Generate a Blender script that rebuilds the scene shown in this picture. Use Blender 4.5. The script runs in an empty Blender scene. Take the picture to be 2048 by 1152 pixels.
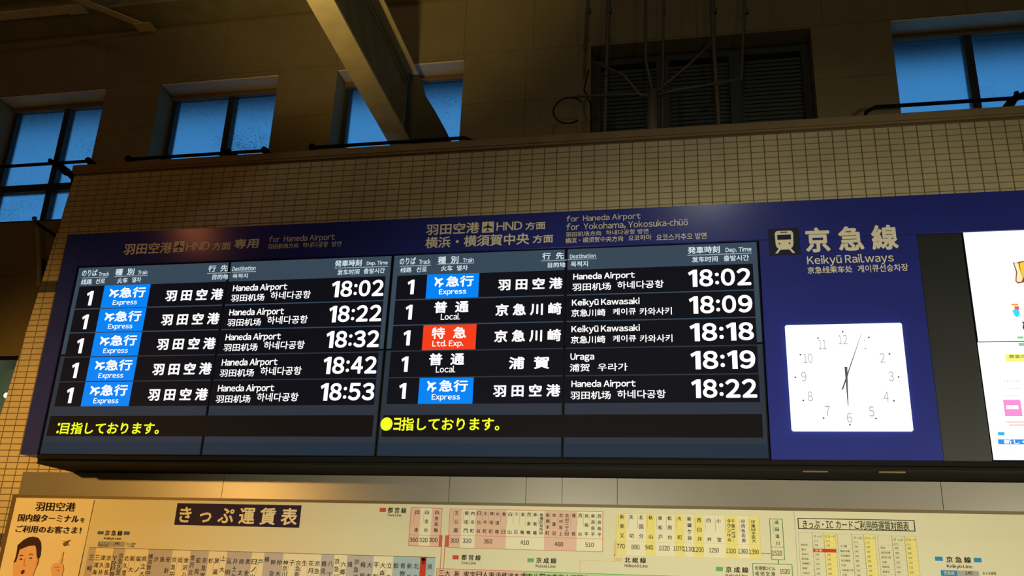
import bpy, bmesh, math, random
import numpy as np
from mathutils import Matrix, Vector
random.seed(7)
sc = bpy.context.scene
COL = sc.collection

# ------------------------------------------------------------------ camera, world, lights, exposure
cd = bpy.data.cameras.new('camera')
cd.sensor_width = 36.0
cd.lens = 1824.11 / 2048 * 36.0
cd.clip_start = 0.05
cam = bpy.data.objects.new('camera', cd)
COL.objects.link(cam)
R = ((0.9803453851965065, 0.19351925894384983, 0.038382576017464115),
     (-0.19503346439361594, 0.9212861643813521, 0.3364427902127201),
     (0.02974682320076155, -0.3373160235407138, 0.940921371195353))   # rows: right, forward, up
cam.matrix_world = Matrix(((R[0][0], R[2][0], -R[1][0], 0.0), (R[0][1], R[2][1], -R[1][1], -6.4317),
                           (R[0][2], R[2][2], -R[1][2], 1.6), (0, 0, 0, 1)))
sc.camera = cam

def s2l(c):
    return tuple((v / 255 / 12.92) if v / 255 <= 0.04045 else (((v / 255) + 0.055) / 1.055) ** 2.4 for v in c)

world = bpy.data.worlds.new('dusk_sky')
sc.world = world
world.use_nodes = True
bg = world.node_tree.nodes['Background']
bg.inputs[0].default_value = s2l((66, 141, 205)) + (1,)
bg.inputs[1].default_value = 1.0

def light(name, kind, loc, aim, energy, color, size=0.5, spot=None, blend=1.0):
    d = bpy.data.lights.new(name, kind)
    d.energy = energy
    d.color = color
    if kind == 'AREA':
        d.shape = 'DISK'
        d.size = size
    else:
        d.shadow_soft_size = size
    if kind == 'SPOT':
        d.spot_size = math.radians(spot)
        d.spot_blend = blend
    o = bpy.data.objects.new(name, d)
    COL.objects.link(o)
    o.location = loc
    o.rotation_euler = (Vector(aim) - Vector(loc)).to_track_quat('-Z', 'Y').to_euler()
    return o

ORANGE = (1.0, 0.55, 0.13)
CREAM = (1.0, 0.96, 0.70)
light('orange_downlight', 'SPOT', (-6.6, -7.2, 3.3), (-5.3, 0, 1.3), 1900, ORANGE, 0.12, 52)
light('cream_spot', 'SPOT', (-1.8, -7.4, 1.7), (-0.6, 0, 1.15), 1250, CREAM, 0.2, 60)  # unseen spot at eye height, its cone shapes the falloff up the wall
light('right_spot', 'SPOT', (4.4, -7.4, 1.7), (1.9, 0, 1.5), 1200, CREAM, 0.2, 62)  # unseen spot added low, placed to keep its reflection off the navy panel
light('orange_fill', 'POINT', (-5.5, -7.6, 2.4), (0, 0, 0), 30, ORANGE, 0.2)  # unseen fill added low to throw warm light up the wall
light('cream_fill', 'POINT', (1.5, -7.6, 2.4), (0, 0, 0), 42, (1.0, 0.92, 0.50), 0.2)  # unseen fill added low for the right of the upper wall
light('high_lamp', 'POINT', (-5.4, -3.2, 5.45), (0, 0, 0), 9, (1.0, 0.28, 0.08), 0.15)
light('high_lamp_right', 'POINT', (0.26, -7.6, 7.98), (0, 0, 0), 75, (0.9, 0.95, 1.0), 0.25)
light('beam_fill', 'SPOT', (-2.45, -3.2, 4.72), (-2.66, -1.75, 6.0), 190, (1.0, 0.74, 0.27), 0.1, 62)  # unseen spot added under the beam, aimed up only to brighten it
light('passage_lamp', 'POINT', (-7.6, 1.8, 3.0), (0, 0, 0), 22, (0.85, 1.0, 0.6), 0.1)
sc.view_settings.view_transform = 'Standard'
sc.view_settings.look = 'None'
sc.view_settings.exposure = 0.0
sc.view_settings.gamma = 1.0
sc.view_settings.use_curve_mapping = False

# ------------------------------------------------------------------ materials
MATS = {}
def mat(name, rgb, rough=0.6, metal=0.0, emit=0.0, var=0.0, scale=8.0, bump=0.0, spec=0.5):
    if name in MATS:
        return MATS[name]
    m = bpy.data.materials.new(name)
    if name.startswith('print_'): spec = 0.12
    m.use_nodes = True
    nt = m.node_tree
    b = nt.nodes['Principled BSDF']
    c = s2l(rgb)
    b.inputs['Base Color'].default_value = c + (1,)
    b.inputs['Roughness'].default_value = rough
    b.inputs['Metallic'].default_value = metal
    b.inputs['Specular IOR Level'].default_value = spec
    if emit:
        b.inputs['Emission Color'].default_value = c + (1,)
        b.inputs['Emission Strength'].default_value = emit
        b.inputs['Base Color'].default_value = (0.002, 0.002, 0.003, 1)
    if var or bump:
        tc = nt.nodes.new('ShaderNodeTexCoord')
        nz = nt.nodes.new('ShaderNodeTexNoise')
        nz.inputs['Scale'].default_value = scale
        nz.inputs['Detail'].default_value = 6
        nt.links.new(tc.outputs['Object'], nz.inputs['Vector'])
        if var:
            mx = nt.nodes.new('ShaderNodeMix')
            mx.data_type = 'RGBA'
            mr = nt.nodes.new('ShaderNodeMapRange')
            mr.inputs[1].default_value = 0.3
            mr.inputs[2].default_value = 0.7
            nt.links.new(nz.outputs[0], mr.inputs[0])
            nt.links.new(mr.outputs[0], mx.inputs[0])
            mx.inputs[6].default_value = tuple(v * (1 - var) for v in c) + (1,)
            mx.inputs[7].default_value = tuple(min(1, v * (1 + var)) for v in c) + (1,)
            nt.links.new(mx.outputs[2], b.inputs['Base Color'])
        if bump:
            bp = nt.nodes.new('ShaderNodeBump')
            bp.inputs['Strength'].default_value = bump
            bp.inputs['Distance'].default_value = 0.01
            nt.links.new(nz.outputs[0], bp.inputs['Height'])
            nt.links.new(bp.outputs[0], b.inputs['Normal'])
    MATS[name] = m
    return m

def glow(name, rgb, k=1.0):
    return mat(name, rgb, rough=0.5, emit=k, spec=0.04)

M_TILE = mat('glazed_tile', (205, 190, 150), 0.45, var=0.10, scale=2.5)
M_GROUT = mat('grout', (125, 105, 72), 0.9)
M_DTILE = mat('dark_tile', (78, 78, 82), 0.5, var=0.1)
M_WALL = mat('painted_panel', (138, 122, 84), 0.85, var=0.08, scale=3, bump=0.05)
M_CAP = mat('ledge_paint', (150, 128, 90), 0.7, var=0.1, scale=5)
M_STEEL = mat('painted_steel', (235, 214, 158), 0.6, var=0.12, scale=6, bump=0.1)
M_SHADOWSTEEL = mat('shaded_grey_steel', (160, 152, 112), 0.7, var=0.15, scale=5)  # darker copy of the cream steel, shade of the webs put into the colour
M_ROOF = mat('roof_board', (92, 78, 58), 0.9, var=0.1)
M_DARK = mat('dark_metal', (14, 14, 15), 0.7, spec=0.15)
M_FRAME = mat('window_aluminium', (60, 58, 54), 0.5, metal=0.3)
M_BLUE = mat('navy_enamel', (44, 52, 140), 0.2, var=0.04, scale=4)
M_NAVYBOX = mat('dark_navy_print', (16, 18, 52), 0.4)
M_BLACKP = mat('black_acrylic', (18, 20, 20), 0.5)
M_UNDER = mat('cabinet_underside', (20, 16, 18), 0.75, spec=0.15)
M_CREAMT = mat('cream_vinyl', (250, 240, 212), 0.24)
M_STRIP = mat('satin_steel_sheet', (128, 121, 112), 0.33, metal=0.2, var=0.05, scale=2)
M_CHART = mat('fare_chart_sheet', (220, 212, 178), 0.6, var=0.02, scale=1.5)
M_PAPER = mat('poster_paper', (240, 226, 196), 0.7, var=0.03, scale=5, bump=0.15)
M_BRASS = mat('brass_strip', (128, 104, 62), 0.35, metal=0.7)
M_PIPE = mat('conduit_grey', (104, 98, 86), 0.6, metal=0.2)
M_PLATE_SHADE = mat('shaded_plate_steel', (66, 60, 44), 0.8)  # steel darkened, shade at the beam's end put into the colour
M_LOUVF = mat('louvre_frame', (58, 60, 54), 0.7)
M_BOUNCE = mat('soffit_bounce_light', (226, 204, 176), 0.8)  # pale colour carries the light bounced up from the ledge
M_HEADF = mat('window_head_brown', (120, 98, 66), 0.7)
M_LOUV = mat('louvre_slat', (84, 88, 82), 0.6)
M_CONC = mat('floor_stone', (110, 105, 98), 0.7, var=0.1)
M_GREENW = mat('passage_wall', (170, 178, 140), 0.8)
G_WHITE = glow('screen_white', (255, 255, 255), 1.15)
G_TIME = glow('screen_time_white', (255, 255, 255), 1.3)
G_HEADT = glow('screen_heading_text', (215, 232, 240), 1.0)
G_BAND = glow('screen_grey_blue', (56, 72, 86), 1.0)
G_BAND2 = glow('screen_slate', (46, 52, 62), 1.0)
G_FOOT = glow('screen_foot_blue', (35, 48, 62), 1.0)
G_ROW = glow('screen_black', (15, 15, 22), 1.0)
G_TICK = glow('ticker_black', (20, 15, 14), 1.0)
G_YEL = glow('ticker_yellow', (238, 250, 35), 1.1)
G_BLUE = glow('badge_blue', (0, 132, 245), 1.0)
G_RED = glow('badge_red', (245, 62, 25), 1.0)
G_CLK = glow('lit_clock_face', (250, 255, 255), 1.4)
G_CNUM = glow('clock_numeral_grey', (165, 170, 172), 1.0)
G_AD = glow('lit_advert_white', (252, 255, 255), 1.4)
M_HAND = mat('clock_hand_grey', (88, 98, 104), 0.5)
M_DOT = mat('clock_dot', (70, 76, 80), 0.5)
INK = {'ink': mat('print_black', (38, 28, 20), 0.7), 'cream': mat('print_cream', (238, 222, 180), 0.7),
       'navy': mat('print_navy', (42, 30, 58), 0.6), 'blue': mat('print_blue', (70, 105, 160), 0.6),
       'sky': mat('print_sky_blue', (50, 135, 190), 0.6), 'slate': mat('print_slate', (120, 128, 165), 0.6),
       'grey': mat('print_grey', (172, 166, 158), 0.6), 'red': mat('print_red', (205, 78, 72), 0.6),
       'green': mat('print_green', (105, 172, 108), 0.6), 'tan': mat('print_tan', (222, 196, 130), 0.6),
       'pink': mat('print_pink', (228, 188, 168), 0.6), 'pale': mat('print_pale', (236, 226, 196), 0.6),
       'yellow': mat('print_yellow', (236, 220, 136), 0.6), 'lightblue': mat('print_light_blue', (168, 190, 198), 0.6),
       'bgrey': mat('print_blue_grey', (190, 182, 184), 0.6), 'palegreen': mat('print_pale_green', (186, 204, 150), 0.6),
       'dred': mat('print_deep_red', (205, 60, 40), 0.6), 'darkgreen': mat('print_dark_green', (90, 140, 95), 0.6),
       'redline': mat('print_red_line', (205, 95, 75), 0.6), 'skin': mat('print_skin', (236, 188, 150), 0.6),
       'skin2': mat('print_skin_shade', (205, 145, 105), 0.6), 'hair': mat('print_hair', (62, 38, 28), 0.6),
       'mouth': mat('print_mouth', (110, 40, 28), 0.6), 'greyblue': mat('print_plane_grey', (120, 100, 85), 0.6)}

# ------------------------------------------------------------------ mesh helpers
def link(name, me, parent=None):
    o = bpy.data.objects.new(name, me)
    COL.objects.link(o)
    if parent is not None:
        o.parent = parent
        o.matrix_parent_inverse = Matrix.Identity(4)
        o.location = -org(parent)
    return o

def org(o):
    v = Vector(o.location)
    p = o.parent
    while p is not None:
        v += Vector(p.location)
        p = p.parent
    return v

def tag(o, label=None, cat=None, group=None, kind=None):
    if label: o['label'] = label
    if cat: o['category'] = cat
    if group: o['group'] = group
    if kind: o['kind'] = kind
    return o

def empty(name, loc, label, cat, group=None):
    o = bpy.data.objects.new(name, None)
    COL.objects.link(o)
    o.location = loc
    o.empty_display_size = 0.05
    return tag(o, label, cat, group)

class MB:
    """collects simple shapes in world coordinates and links them as one mesh object"""
    def __init__(s):
        s.v, s.f = [], []
    def box(s, x0, x1, y0, y1, z0, z1):
        n = len(s.v)
        s.v += [(x, y, z) for x in (x0, x1) for y in (y0, y1) for z in (z0, z1)]
        s.f += [tuple(n + i for i in q) for q in ((0, 1, 3, 2), (4, 6, 7, 5), (0, 4, 5, 1), (2, 3, 7, 6), (0, 2, 6, 4), (1, 5, 7, 3))]
        return s
    def rect(s, x0, x1, z0, z1, y, t=0.001):
        return s.box(x0, x1, y - t, y, z0, z1)
    def poly(s, pts, y, t=0.0015):
        """outline in x,z extruded from y-t (front) to y"""
        n = len(s.v); k = len(pts)
        a = sum(pts[i][0] * pts[(i + 1) % k][1] - pts[(i + 1) % k][0] * pts[i][1] for i in range(k))
        if a < 0: pts = pts[::-1]
        s.v += [(p[0], y - t, p[1]) for p in pts] + [(p[0], y, p[1]) for p in pts]
        s.f.append(tuple(n + i for i in range(k)))
        s.f.append(tuple(n + k + i for i in range(k - 1, -1, -1)))
        for i in range(k):
            j = (i + 1) % k
            s.f.append((n + i, n + k + i, n + k + j, n + j))
        return s
    def prism(s, prof, axis, a0, a1):
        """prof: 2d outline; extruded along axis 'x' (prof = y,z) or 'y' (prof = x,z)"""
        n = len(s.v); k = len(prof)
        for a in (a0, a1):
            s.v += [((a, p[0], p[1]) if axis == 'x' else (p[0], a, p[1])) for p in prof]
        s.f.append(tuple(n + i for i in range(k - 1, -1, -1)))
        s.f.append(tuple(n + k + i for i in range(k)))
        for i in range(k):
            j = (i + 1) % k
            s.f.append((n + i, n + j, n + k + j, n + k + i))
        return s
    def tube(s, pts, r, k=8):
        pts = [Vector(p) for p in pts]
        rings = []
        for i, p in enumerate(pts):
            d = (pts[min(i + 1, len(pts) - 1)] - pts[max(i - 1, 0)]).normalized()
            up = Vector((0, 0, 1)) if abs(d.z) < 0.9 else Vector((0, 1, 0))
            a = d.cross(up).normalized(); b = d.cross(a)
            rr = r[i] if isinstance(r, (list, tuple)) else r
            n = len(s.v)
            s.v += [tuple(p + rr * (math.cos(t * 2 * math.pi / k) * a + math.sin(t * 2 * math.pi / k) * b)) for t in range(k)]
            rings.append(n)
        for a, b in zip(rings, rings[1:]):
            for t in range(k):
                s.f.append((a + t, a + (t + 1) % k, b + (t + 1) % k, b + t))
        s.f.append(tuple(rings[0] + t for t in range(k - 1, -1, -1)))
        s.f.append(tuple(rings[-1] + t for t in range(k)))
        return s
    def frame(s, x0, x1, z0, z1, w, y, t=0.001):
        s.rect(x0, x1, z1 - w, z1, y, t); s.rect(x0, x1, z0, z0 + w, y, t)
        s.rect(x0, x0 + w, z0 + w, z1 - w, y, t); s.rect(x1 - w, x1, z0 + w, z1 - w, y, t)
        return s
    def build(s, name, m, parent=None, bevel=0.0, smooth=False):
        me = bpy.data.meshes.new(name)
        me.from_pydata(s.v, [], s.f)
        bm = bmesh.new(); bm.from_mesh(me)
        bmesh.ops.recalc_face_normals(bm, faces=bm.faces)
        if bevel:
            bmesh.ops.bevel(bm, geom=bm.edges[:], offset=bevel, segments=2, affect='EDGES', clamp_overlap=True)
        if smooth:
            for f in bm.faces: f.smooth = True
        bm.to_mesh(me); bm.free()
        me.materials.append(m)
        return link(name, me, parent)

# ------------------------------------------------------------------ lettering: outlines of the built-in font laid on a surface
GLY = {}
WIDE = {c: chr(ord(c) + 0xFEE0) for c in '0123456789:'}
def glyphs(s):
    if s in GLY: return GLY[s]
    if any('!' <= ch <= '~' or ch in 'ūō' for ch in s):
        return composed(s)
    c = bpy.data.curves.new('lettering', 'FONT')
    c.body = s
    c.size = 1.0
    c.resolution_u = 4 if s in WIDE.values() else 2
    o = bpy.data.objects.new('lettering', c)
    COL.objects.link(o)
    dg = bpy.context.evaluated_depsgraph_get()
    me = bpy.data.meshes.new_from_object(o.evaluated_get(dg))
    v = np.empty(len(me.vertices) * 3); me.vertices.foreach_get('co', v)
    v = v.reshape(-1, 3)[:, :2].copy()
    f = [tuple(p.vertices) for p in me.polygons]
    bpy.data.objects.remove(o); bpy.data.curves.remove(c); bpy.data.meshes.remove(me)
    GLY[s] = (v, f)
    return GLY[s]

def composed(s):
    """Latin letters and numerals taken from the full-width set and spaced by their own widths"""
    V, F, x = [], [], 0.0
    for ch in s:
        if ch in ' \u3000':
            x += 0.26 if ch == ' ' else 1.0
            continue
        base = {'ū': 'u', 'ō': 'o'}.get(ch, ch)
        latin = '!' <= base <= '~'
        if ch == '-':
            n = len(V)
            V += [(x, 0.22), (x + 0.27, 0.22), (x + 0.27, 0.29), (x, 0.29)]
            F.append((n, n + 1, n + 2, n + 3)); x += 0.34
            continue
        v, f = glyphs(chr(ord(base) + 0xFEE0) if latin else base)
        if latin:
            lo, hi = v[:, 0].min(), v[:, 0].max()
            n = len(V)
            V += [(p[0] - lo + x, p[1]) for p in v]
            F += [tuple(n + j for j in q) for q in f]
            if ch != base:
                n = len(V); t = v[:, 1].max() + 0.12
                V += [(x + 0.04, t), (x + hi - lo - 0.04, t), (x + hi - lo - 0.04, t + 0.06), (x + 0.04, t + 0.06)]
                F.append((n, n + 1, n + 2, n + 3))
            x += hi - lo + (0.085 if ch not in 'rtfT' else 0.055)
        else:
            n = len(V)
            V += [(p[0] + x, p[1]) for p in v]
            F += [tuple(n + j for j in q) for q in f]
            x += 1.0
    GLY[s] = (np.array(V), F)
    return GLY[s]

def lay(s, x0, x1, z0, z1, y, bold):
    """returns verts, faces of the string fitted in the box, thickened by stacked shifted copies"""
    v, f = glyphs(s)
    d = 0.020 * bold
    if bold <= 0: sh = [(0, 0)]
    elif bold < 1: sh = [(0, 0), (d, d), (-d, -d), (d, -d), (-d, d)]
    else: sh = [(0, 0)] + [(d * math.cos(a * math.pi / 4), d * math.sin(a * math.pi / 4)) for a in range(8)]
    if bold >= 1.5: sh = [(0, 0)] + [(d * math.cos(a * math.pi / 6), d * math.sin(a * math.pi / 6)) for a in range(12)]
    lo = v.min(0) - d; hi = v.max(0) + d
    vs, fs = [], []
    for i, (a, b) in enumerate(sh):
        n = len(vs)
        for p in v:
            vs.append((x0 + (p[0] + a - lo[0]) / (hi[0] - lo[0]) * (x1 - x0), y - 0.00012 * i,
                       z0 + (p[1] + b - lo[1]) / (hi[1] - lo[1]) * (z1 - z0)))
        fs += [tuple(n + j for j in q) for q in f]
    return vs, fs

def digits(parent, s, x0, x1, z0, z1, y, m, bold=1.6):
    """heavy numerals set one by one in proportional cells"""
    wd = {'1': 0.62, ':': 0.26}
    ws = [wd.get(c, 0.92) for c in s]
    gap = 0.13
    k = (x1 - x0) / (sum(ws) + gap * (len(s) - 1))
    x = x0; V, F = [], []
    for c, w in zip(s, ws):
        a, b = z0, z1
        if c == ':': a, b = z0 + (z1 - z0) * 0.10, z0 + (z1 - z0) * 0.78
        if c == '1':
            h = b - a; u = k * w; n = len(V)
            p = [(x + u * .50, a), (x + u * 1.0, a), (x + u * 1.0, b), (x + u * .62, b), (x + u * 0.02, b - h * .17), (x + u * .16, b - h * .34), (x + u * .50, b - h * .22)]
            V += [(q[0], y, q[1]) for q in p]; F.append(tuple(range(n, n + 7)))
        elif c == ':':
            for zc in (a + k * w * .5, b - k * w * .5):
                n = len(V)
                V += [(x + k * w * (.5 + .5 * math.cos(t * math.pi / 6)), y, zc + k * w * .5 * math.sin(t * math.pi / 6)) for t in range(12)]
                F.append(tuple(range(n, n + 12)))
        else:
            vs, fs = lay(WIDE[c], x, x + k * w, a, b, y, bold)
            n = len(V); V += vs; F += [tuple(n + j for j in q) for q in fs]
        x += k * (w + gap)
    me = bpy.data.meshes.new('lettering'); me.from_pydata(V, [], F); me.materials.append(m)
    return link('lettering', me, parent)

def lettering(parent, items, y, m, name='lettering'):
    """items: (text, x0, x1, z0, z1, bold)"""
    V, F = [], []
    for it in items:
        vs, fs = lay(it[0], it[1], it[2], it[3], it[4], y, it[5])
        n = len(V); V += vs; F += [tuple(n + j for j in q) for q in fs]
    me = bpy.data.meshes.new(name)
    me.from_pydata(V, [], F)
    me.materials.append(m)
    return link(name, me, parent)

def rotpts(pts, cx, cz, sx, sz, ang):
    c, s = math.cos(ang), math.sin(ang)
    return [(cx + (p[0] * c - p[1] * s) * sx, cz + (p[0] * s + p[1] * c) * sz) for p in pts]
_h = [(0.0, 1.0), (0.09, 0.88), (0.11, 0.6), (0.11, 0.35), (0.95, -0.12), (0.95, -0.32), (0.11, -0.1), (0.08, -0.6), (0.36, -0.82), (0.36, -0.98), (0.0, -0.86)]
PLANE = _h + [(-x, z) for x, z in _h[-2:0:-1]]
_h2 = [(0.0, 1.0), (0.15, 0.85), (0.17, 0.6), (0.17, 0.35), (0.85, 0.0), (0.9, -0.28), (0.17, -0.12), (0.13, -0.5), (0.5, -0.75), (0.45, -0.98), (0.0, -0.82)]
PLANE2 = _h2 + [(-x, z) for x, z in _h2[-2:0:-1]]
# ---- measured layout on the sign and chart planes, metres
SIGN = [('羽田空港', -4.314, -3.902, 4.096, 4.189, 1), ('HND', -3.783, -3.587, 4.108, 4.176, 0.5), ('方面', -3.565, -3.414, 4.103, 4.167, 1), ('専用', -3.387, -3.188, 4.107, 4.187, 1.3), ('for  Haneda Airport', -3.107, -2.584, 4.135, 4.199, 0.3), ('羽田机场方向', -3.109, -2.866, 4.094, 4.135, 0.3), ('하내다공항  방면', -2.831, -2.528, 4.093, 4.136, 0.3), ('羽田空港', -1.886, -1.489, 4.152, 4.24, 1), ('HND', -1.364, -1.176, 4.164, 4.229, 0.5), ('方面', -1.154, -1.01, 4.16, 4.22, 1), ('横浜・横須賀中央', -1.884, -1.123, 4.049, 4.137, 1), ('方面', -1.099, -0.953, 4.056, 4.118, 1), ('for  Haneda Airport', -0.862, -0.344, 4.197, 4.255, 0.3), ('for  Yokohama, Yokosuka-chūō', -0.861, -0.023, 4.138, 4.196, 0.3), ('羽田机场方向', -0.863, -0.618, 4.094, 4.131, 0.3), ('하내다공항 방면', -0.583, -0.292, 4.095, 4.132, 0.3), ('横滨・横须贺中央方向', -0.866, -0.466, 4.045, 4.086, 0.3), ('요코하마', -0.429, -0.272, 4.045, 4.087, 0.3), ('요코스카추오 방면', -0.239, 0.097, 4.037, 4.086, 0.3)]
TITLE = [('京 急 線', 0.735, 1.309, 3.911, 4.089, 1.6), ('Keikyū Railways', 0.736, 1.27, 3.813, 3.889, 0.5), ('京急线乘车处', 0.734, 1.012, 3.763, 3.811, 0.4), ('게이큐선승차장', 1.045, 1.351, 3.761, 3.812, 0.4)]
ICONS = [(-3.89, -3.803, 4.101, 4.191), (-1.47, -1.384, 4.153, 4.237), (0.5, 0.699, 3.899, 4.092), (0.542, 0.66, 3.913, 4.074)]
HEAD1 = [('のりば', -4.639, -4.508, 3.931, 3.985, 0.6), ('Track', -4.492, -4.403, 3.927, 3.961, 0.6), ('线路', -4.631, -4.538, 3.862, 3.907, 0.6), ('선로', -4.505, -4.426, 3.865, 3.908, 0.6), ('種  別', -4.351, -4.19, 3.928, 3.982, 0.8), ('Train', -4.156, -4.077, 3.928, 3.963, 0.6), ('火车', -4.32, -4.232, 3.862, 3.907, 0.6), ('열차', -4.196, -4.118, 3.866, 3.909, 0.6), ('行  先', -3.57, -3.41, 3.929, 3.982, 0.8), ('目的地', -3.526, -3.398, 3.866, 3.908, 0.6), ('Destination', -3.372, -3.186, 3.93, 3.966, 0.6), ('목적지', -3.363, -3.24, 3.87, 3.907, 0.6), ('発車時刻', -2.561, -2.355, 3.934, 3.984, 0.8), ('Dep. Time', -2.316, -2.156, 3.93, 3.968, 0.6), ('发车时间', -2.535, -2.366, 3.868, 3.911, 0.6), ('출발시간', -2.333, -2.173, 3.872, 3.913, 0.6)]
HEAD2 = [('のりば', -2.066, -1.947, 3.931, 3.985, 0.6), ('Track', -1.922, -1.836, 3.931, 3.967, 0.6), ('线路', -2.055, -1.972, 3.87, 3.91, 0.6), ('선로', -1.936, -1.859, 3.87, 3.912, 0.6), ('種  別', -1.781, -1.63, 3.927, 3.983, 0.8), ('Train', -1.597, -1.519, 3.932, 3.966, 0.6), ('火车', -1.754, -1.669, 3.871, 3.913, 0.6), ('열차', -1.639, -1.558, 3.871, 3.911, 0.6), ('行  先', -1.026, -0.875, 3.931, 3.982, 0.8), ('目的地', -0.986, -0.863, 3.869, 3.908, 0.6), ('Destination', -0.832, -0.653, 3.932, 3.964, 0.6), ('목적지', -0.825, -0.707, 3.869, 3.909, 0.6), ('発車時刻', -0.029, 0.181, 3.934, 3.985, 0.8), ('Dep. Time', 0.219, 0.387, 3.927, 3.971, 0.6), ('发车时间', -0.005, 0.165, 3.871, 3.912, 0.6), ('출발시간', 0.204, 0.368, 3.872, 3.914, 0.6)]
UL = [(-4.63, -4.411, 3.915, 3.921), (-4.352, -4.07, 3.917, 3.923), (-3.575, -3.387, 3.915, 3.921), (-3.371, -3.179, 3.917, 3.924), (-2.561, -2.154, 3.92, 3.926)]
UL2 = [(-2.065, -1.831, 3.917, 3.923), (-1.786, -1.515, 3.922, 3.928), (-1.035, -0.854, 3.919, 3.925), (-0.847, -0.647, 3.922, 3.927), (-0.033, 0.389, 3.921, 3.927)]
ROWA = [('1', -4.559, -4.504, 3.691, 3.807, 1.5), ('PLANE', -4.375, -4.288, 3.753, 3.821, 1), ('急行', -4.28, -4.061, 3.743, 3.827, 1.2), ('Express', -4.322, -4.118, 3.678, 3.726, 0.5), ('羽 田 空 港', -3.887, -3.417, 3.705, 3.795, 1.5), ('Haneda Airport', -3.344, -2.913, 3.755, 3.82, 0.95), ('羽田机场', -3.348, -3.083, 3.687, 3.743, 0.5), ('하네다공항', -3.035, -2.723, 3.695, 3.756, 0.5), ('18:02', -2.566, -2.169, 3.698, 3.822, 1.6)]
ROWB1 = [('1', -1.994, -1.943, 3.704, 3.813, 1.5), ('PLANE', -1.802, -1.733, 3.755, 3.83, 1), ('急行', -1.711, -1.51, 3.75, 3.831, 1.2), ('Express', -1.757, -1.559, 3.686, 3.734, 0.5), ('羽 田 空 港', -1.333, -0.88, 3.712, 3.796, 1.5), ('Haneda Airport', -0.807, -0.387, 3.763, 3.821, 0.95), ('羽田机场', -0.812, -0.548, 3.693, 3.747, 0.5), ('하네다공항', -0.506, -0.195, 3.697, 3.753, 0.5), ('18:02', -0.034, 0.374, 3.697, 3.819, 1.6)]
ROWB2 = [('普  通', -1.784, -1.535, 3.558, 3.644, 1.5), ('Local', -1.731, -1.594, 3.507, 3.555, 0.6), ('京 急 川 崎', -1.343, -0.883, 3.525, 3.613, 1.5), ('Keikyū Kawasaki', -0.813, -0.356, 3.574, 3.633, 0.95), ('京急川崎', -0.816, -0.585, 3.507, 3.56, 0.6), ('케이큐', -0.535, -0.382, 3.513, 3.56, 0.5), ('카와사키', -0.357, -0.145, 3.507, 3.559, 0.5)]
ROWB3 = [('特  急', -1.789, -1.542, 3.37, 3.454, 1.2), ('Ltd. Exp.', -1.779, -1.558, 3.304, 3.36, 0.6)]
ROWB4 = [('浦  賀', -1.234, -0.957, 3.147, 3.233, 1.5), ('Uraga', -0.817, -0.658, 3.192, 3.251, 0.95), ('浦贺', -0.82, -0.689, 3.126, 3.179, 0.5), ('우라가', -0.635, -0.439, 3.127, 3.18, 0.5)]
TICK = [('目指しております。', -4.547, -3.753, 2.704, 2.791, 0.9), ('指しております。', -1.957, -1.28, 2.731, 2.821, 1.0), ('ヨ', -2.011, -1.96, 2.732, 2.819, 1.0), ('●', -2.104, -2.019, 2.731, 2.822, 1), ('：', -4.576, -4.557, 2.709, 2.787, 1.0)]
CLK = [('12', 0.912, 3.307), ('1', 1.042, 3.273), ('2', 1.136, 3.184), ('3', 1.177, 3.066), ('4', 1.136, 2.939), ('5', 1.043, 2.847), ('6', 0.912, 2.809), ('7', 0.787, 2.851), ('8', 0.691, 2.944), ('9', 0.662, 3.07), ('10', 0.693, 3.188), ('11', 0.787, 3.277)]
DOT = [(0.916, 3.358), (1.069, 3.318), (1.18, 3.209), (1.219, 3.061), (1.177, 2.913), (1.064, 2.804), (0.911, 2.766), (0.76, 2.807), (0.648, 2.918), (0.609, 3.066), (0.65, 3.213), (0.764, 3.32)]
HAND = [(0.916, 3.075), (0.916, 3.129), (0.909, 2.881), (0.883, 2.983), (1.025, 3.342)]
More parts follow.
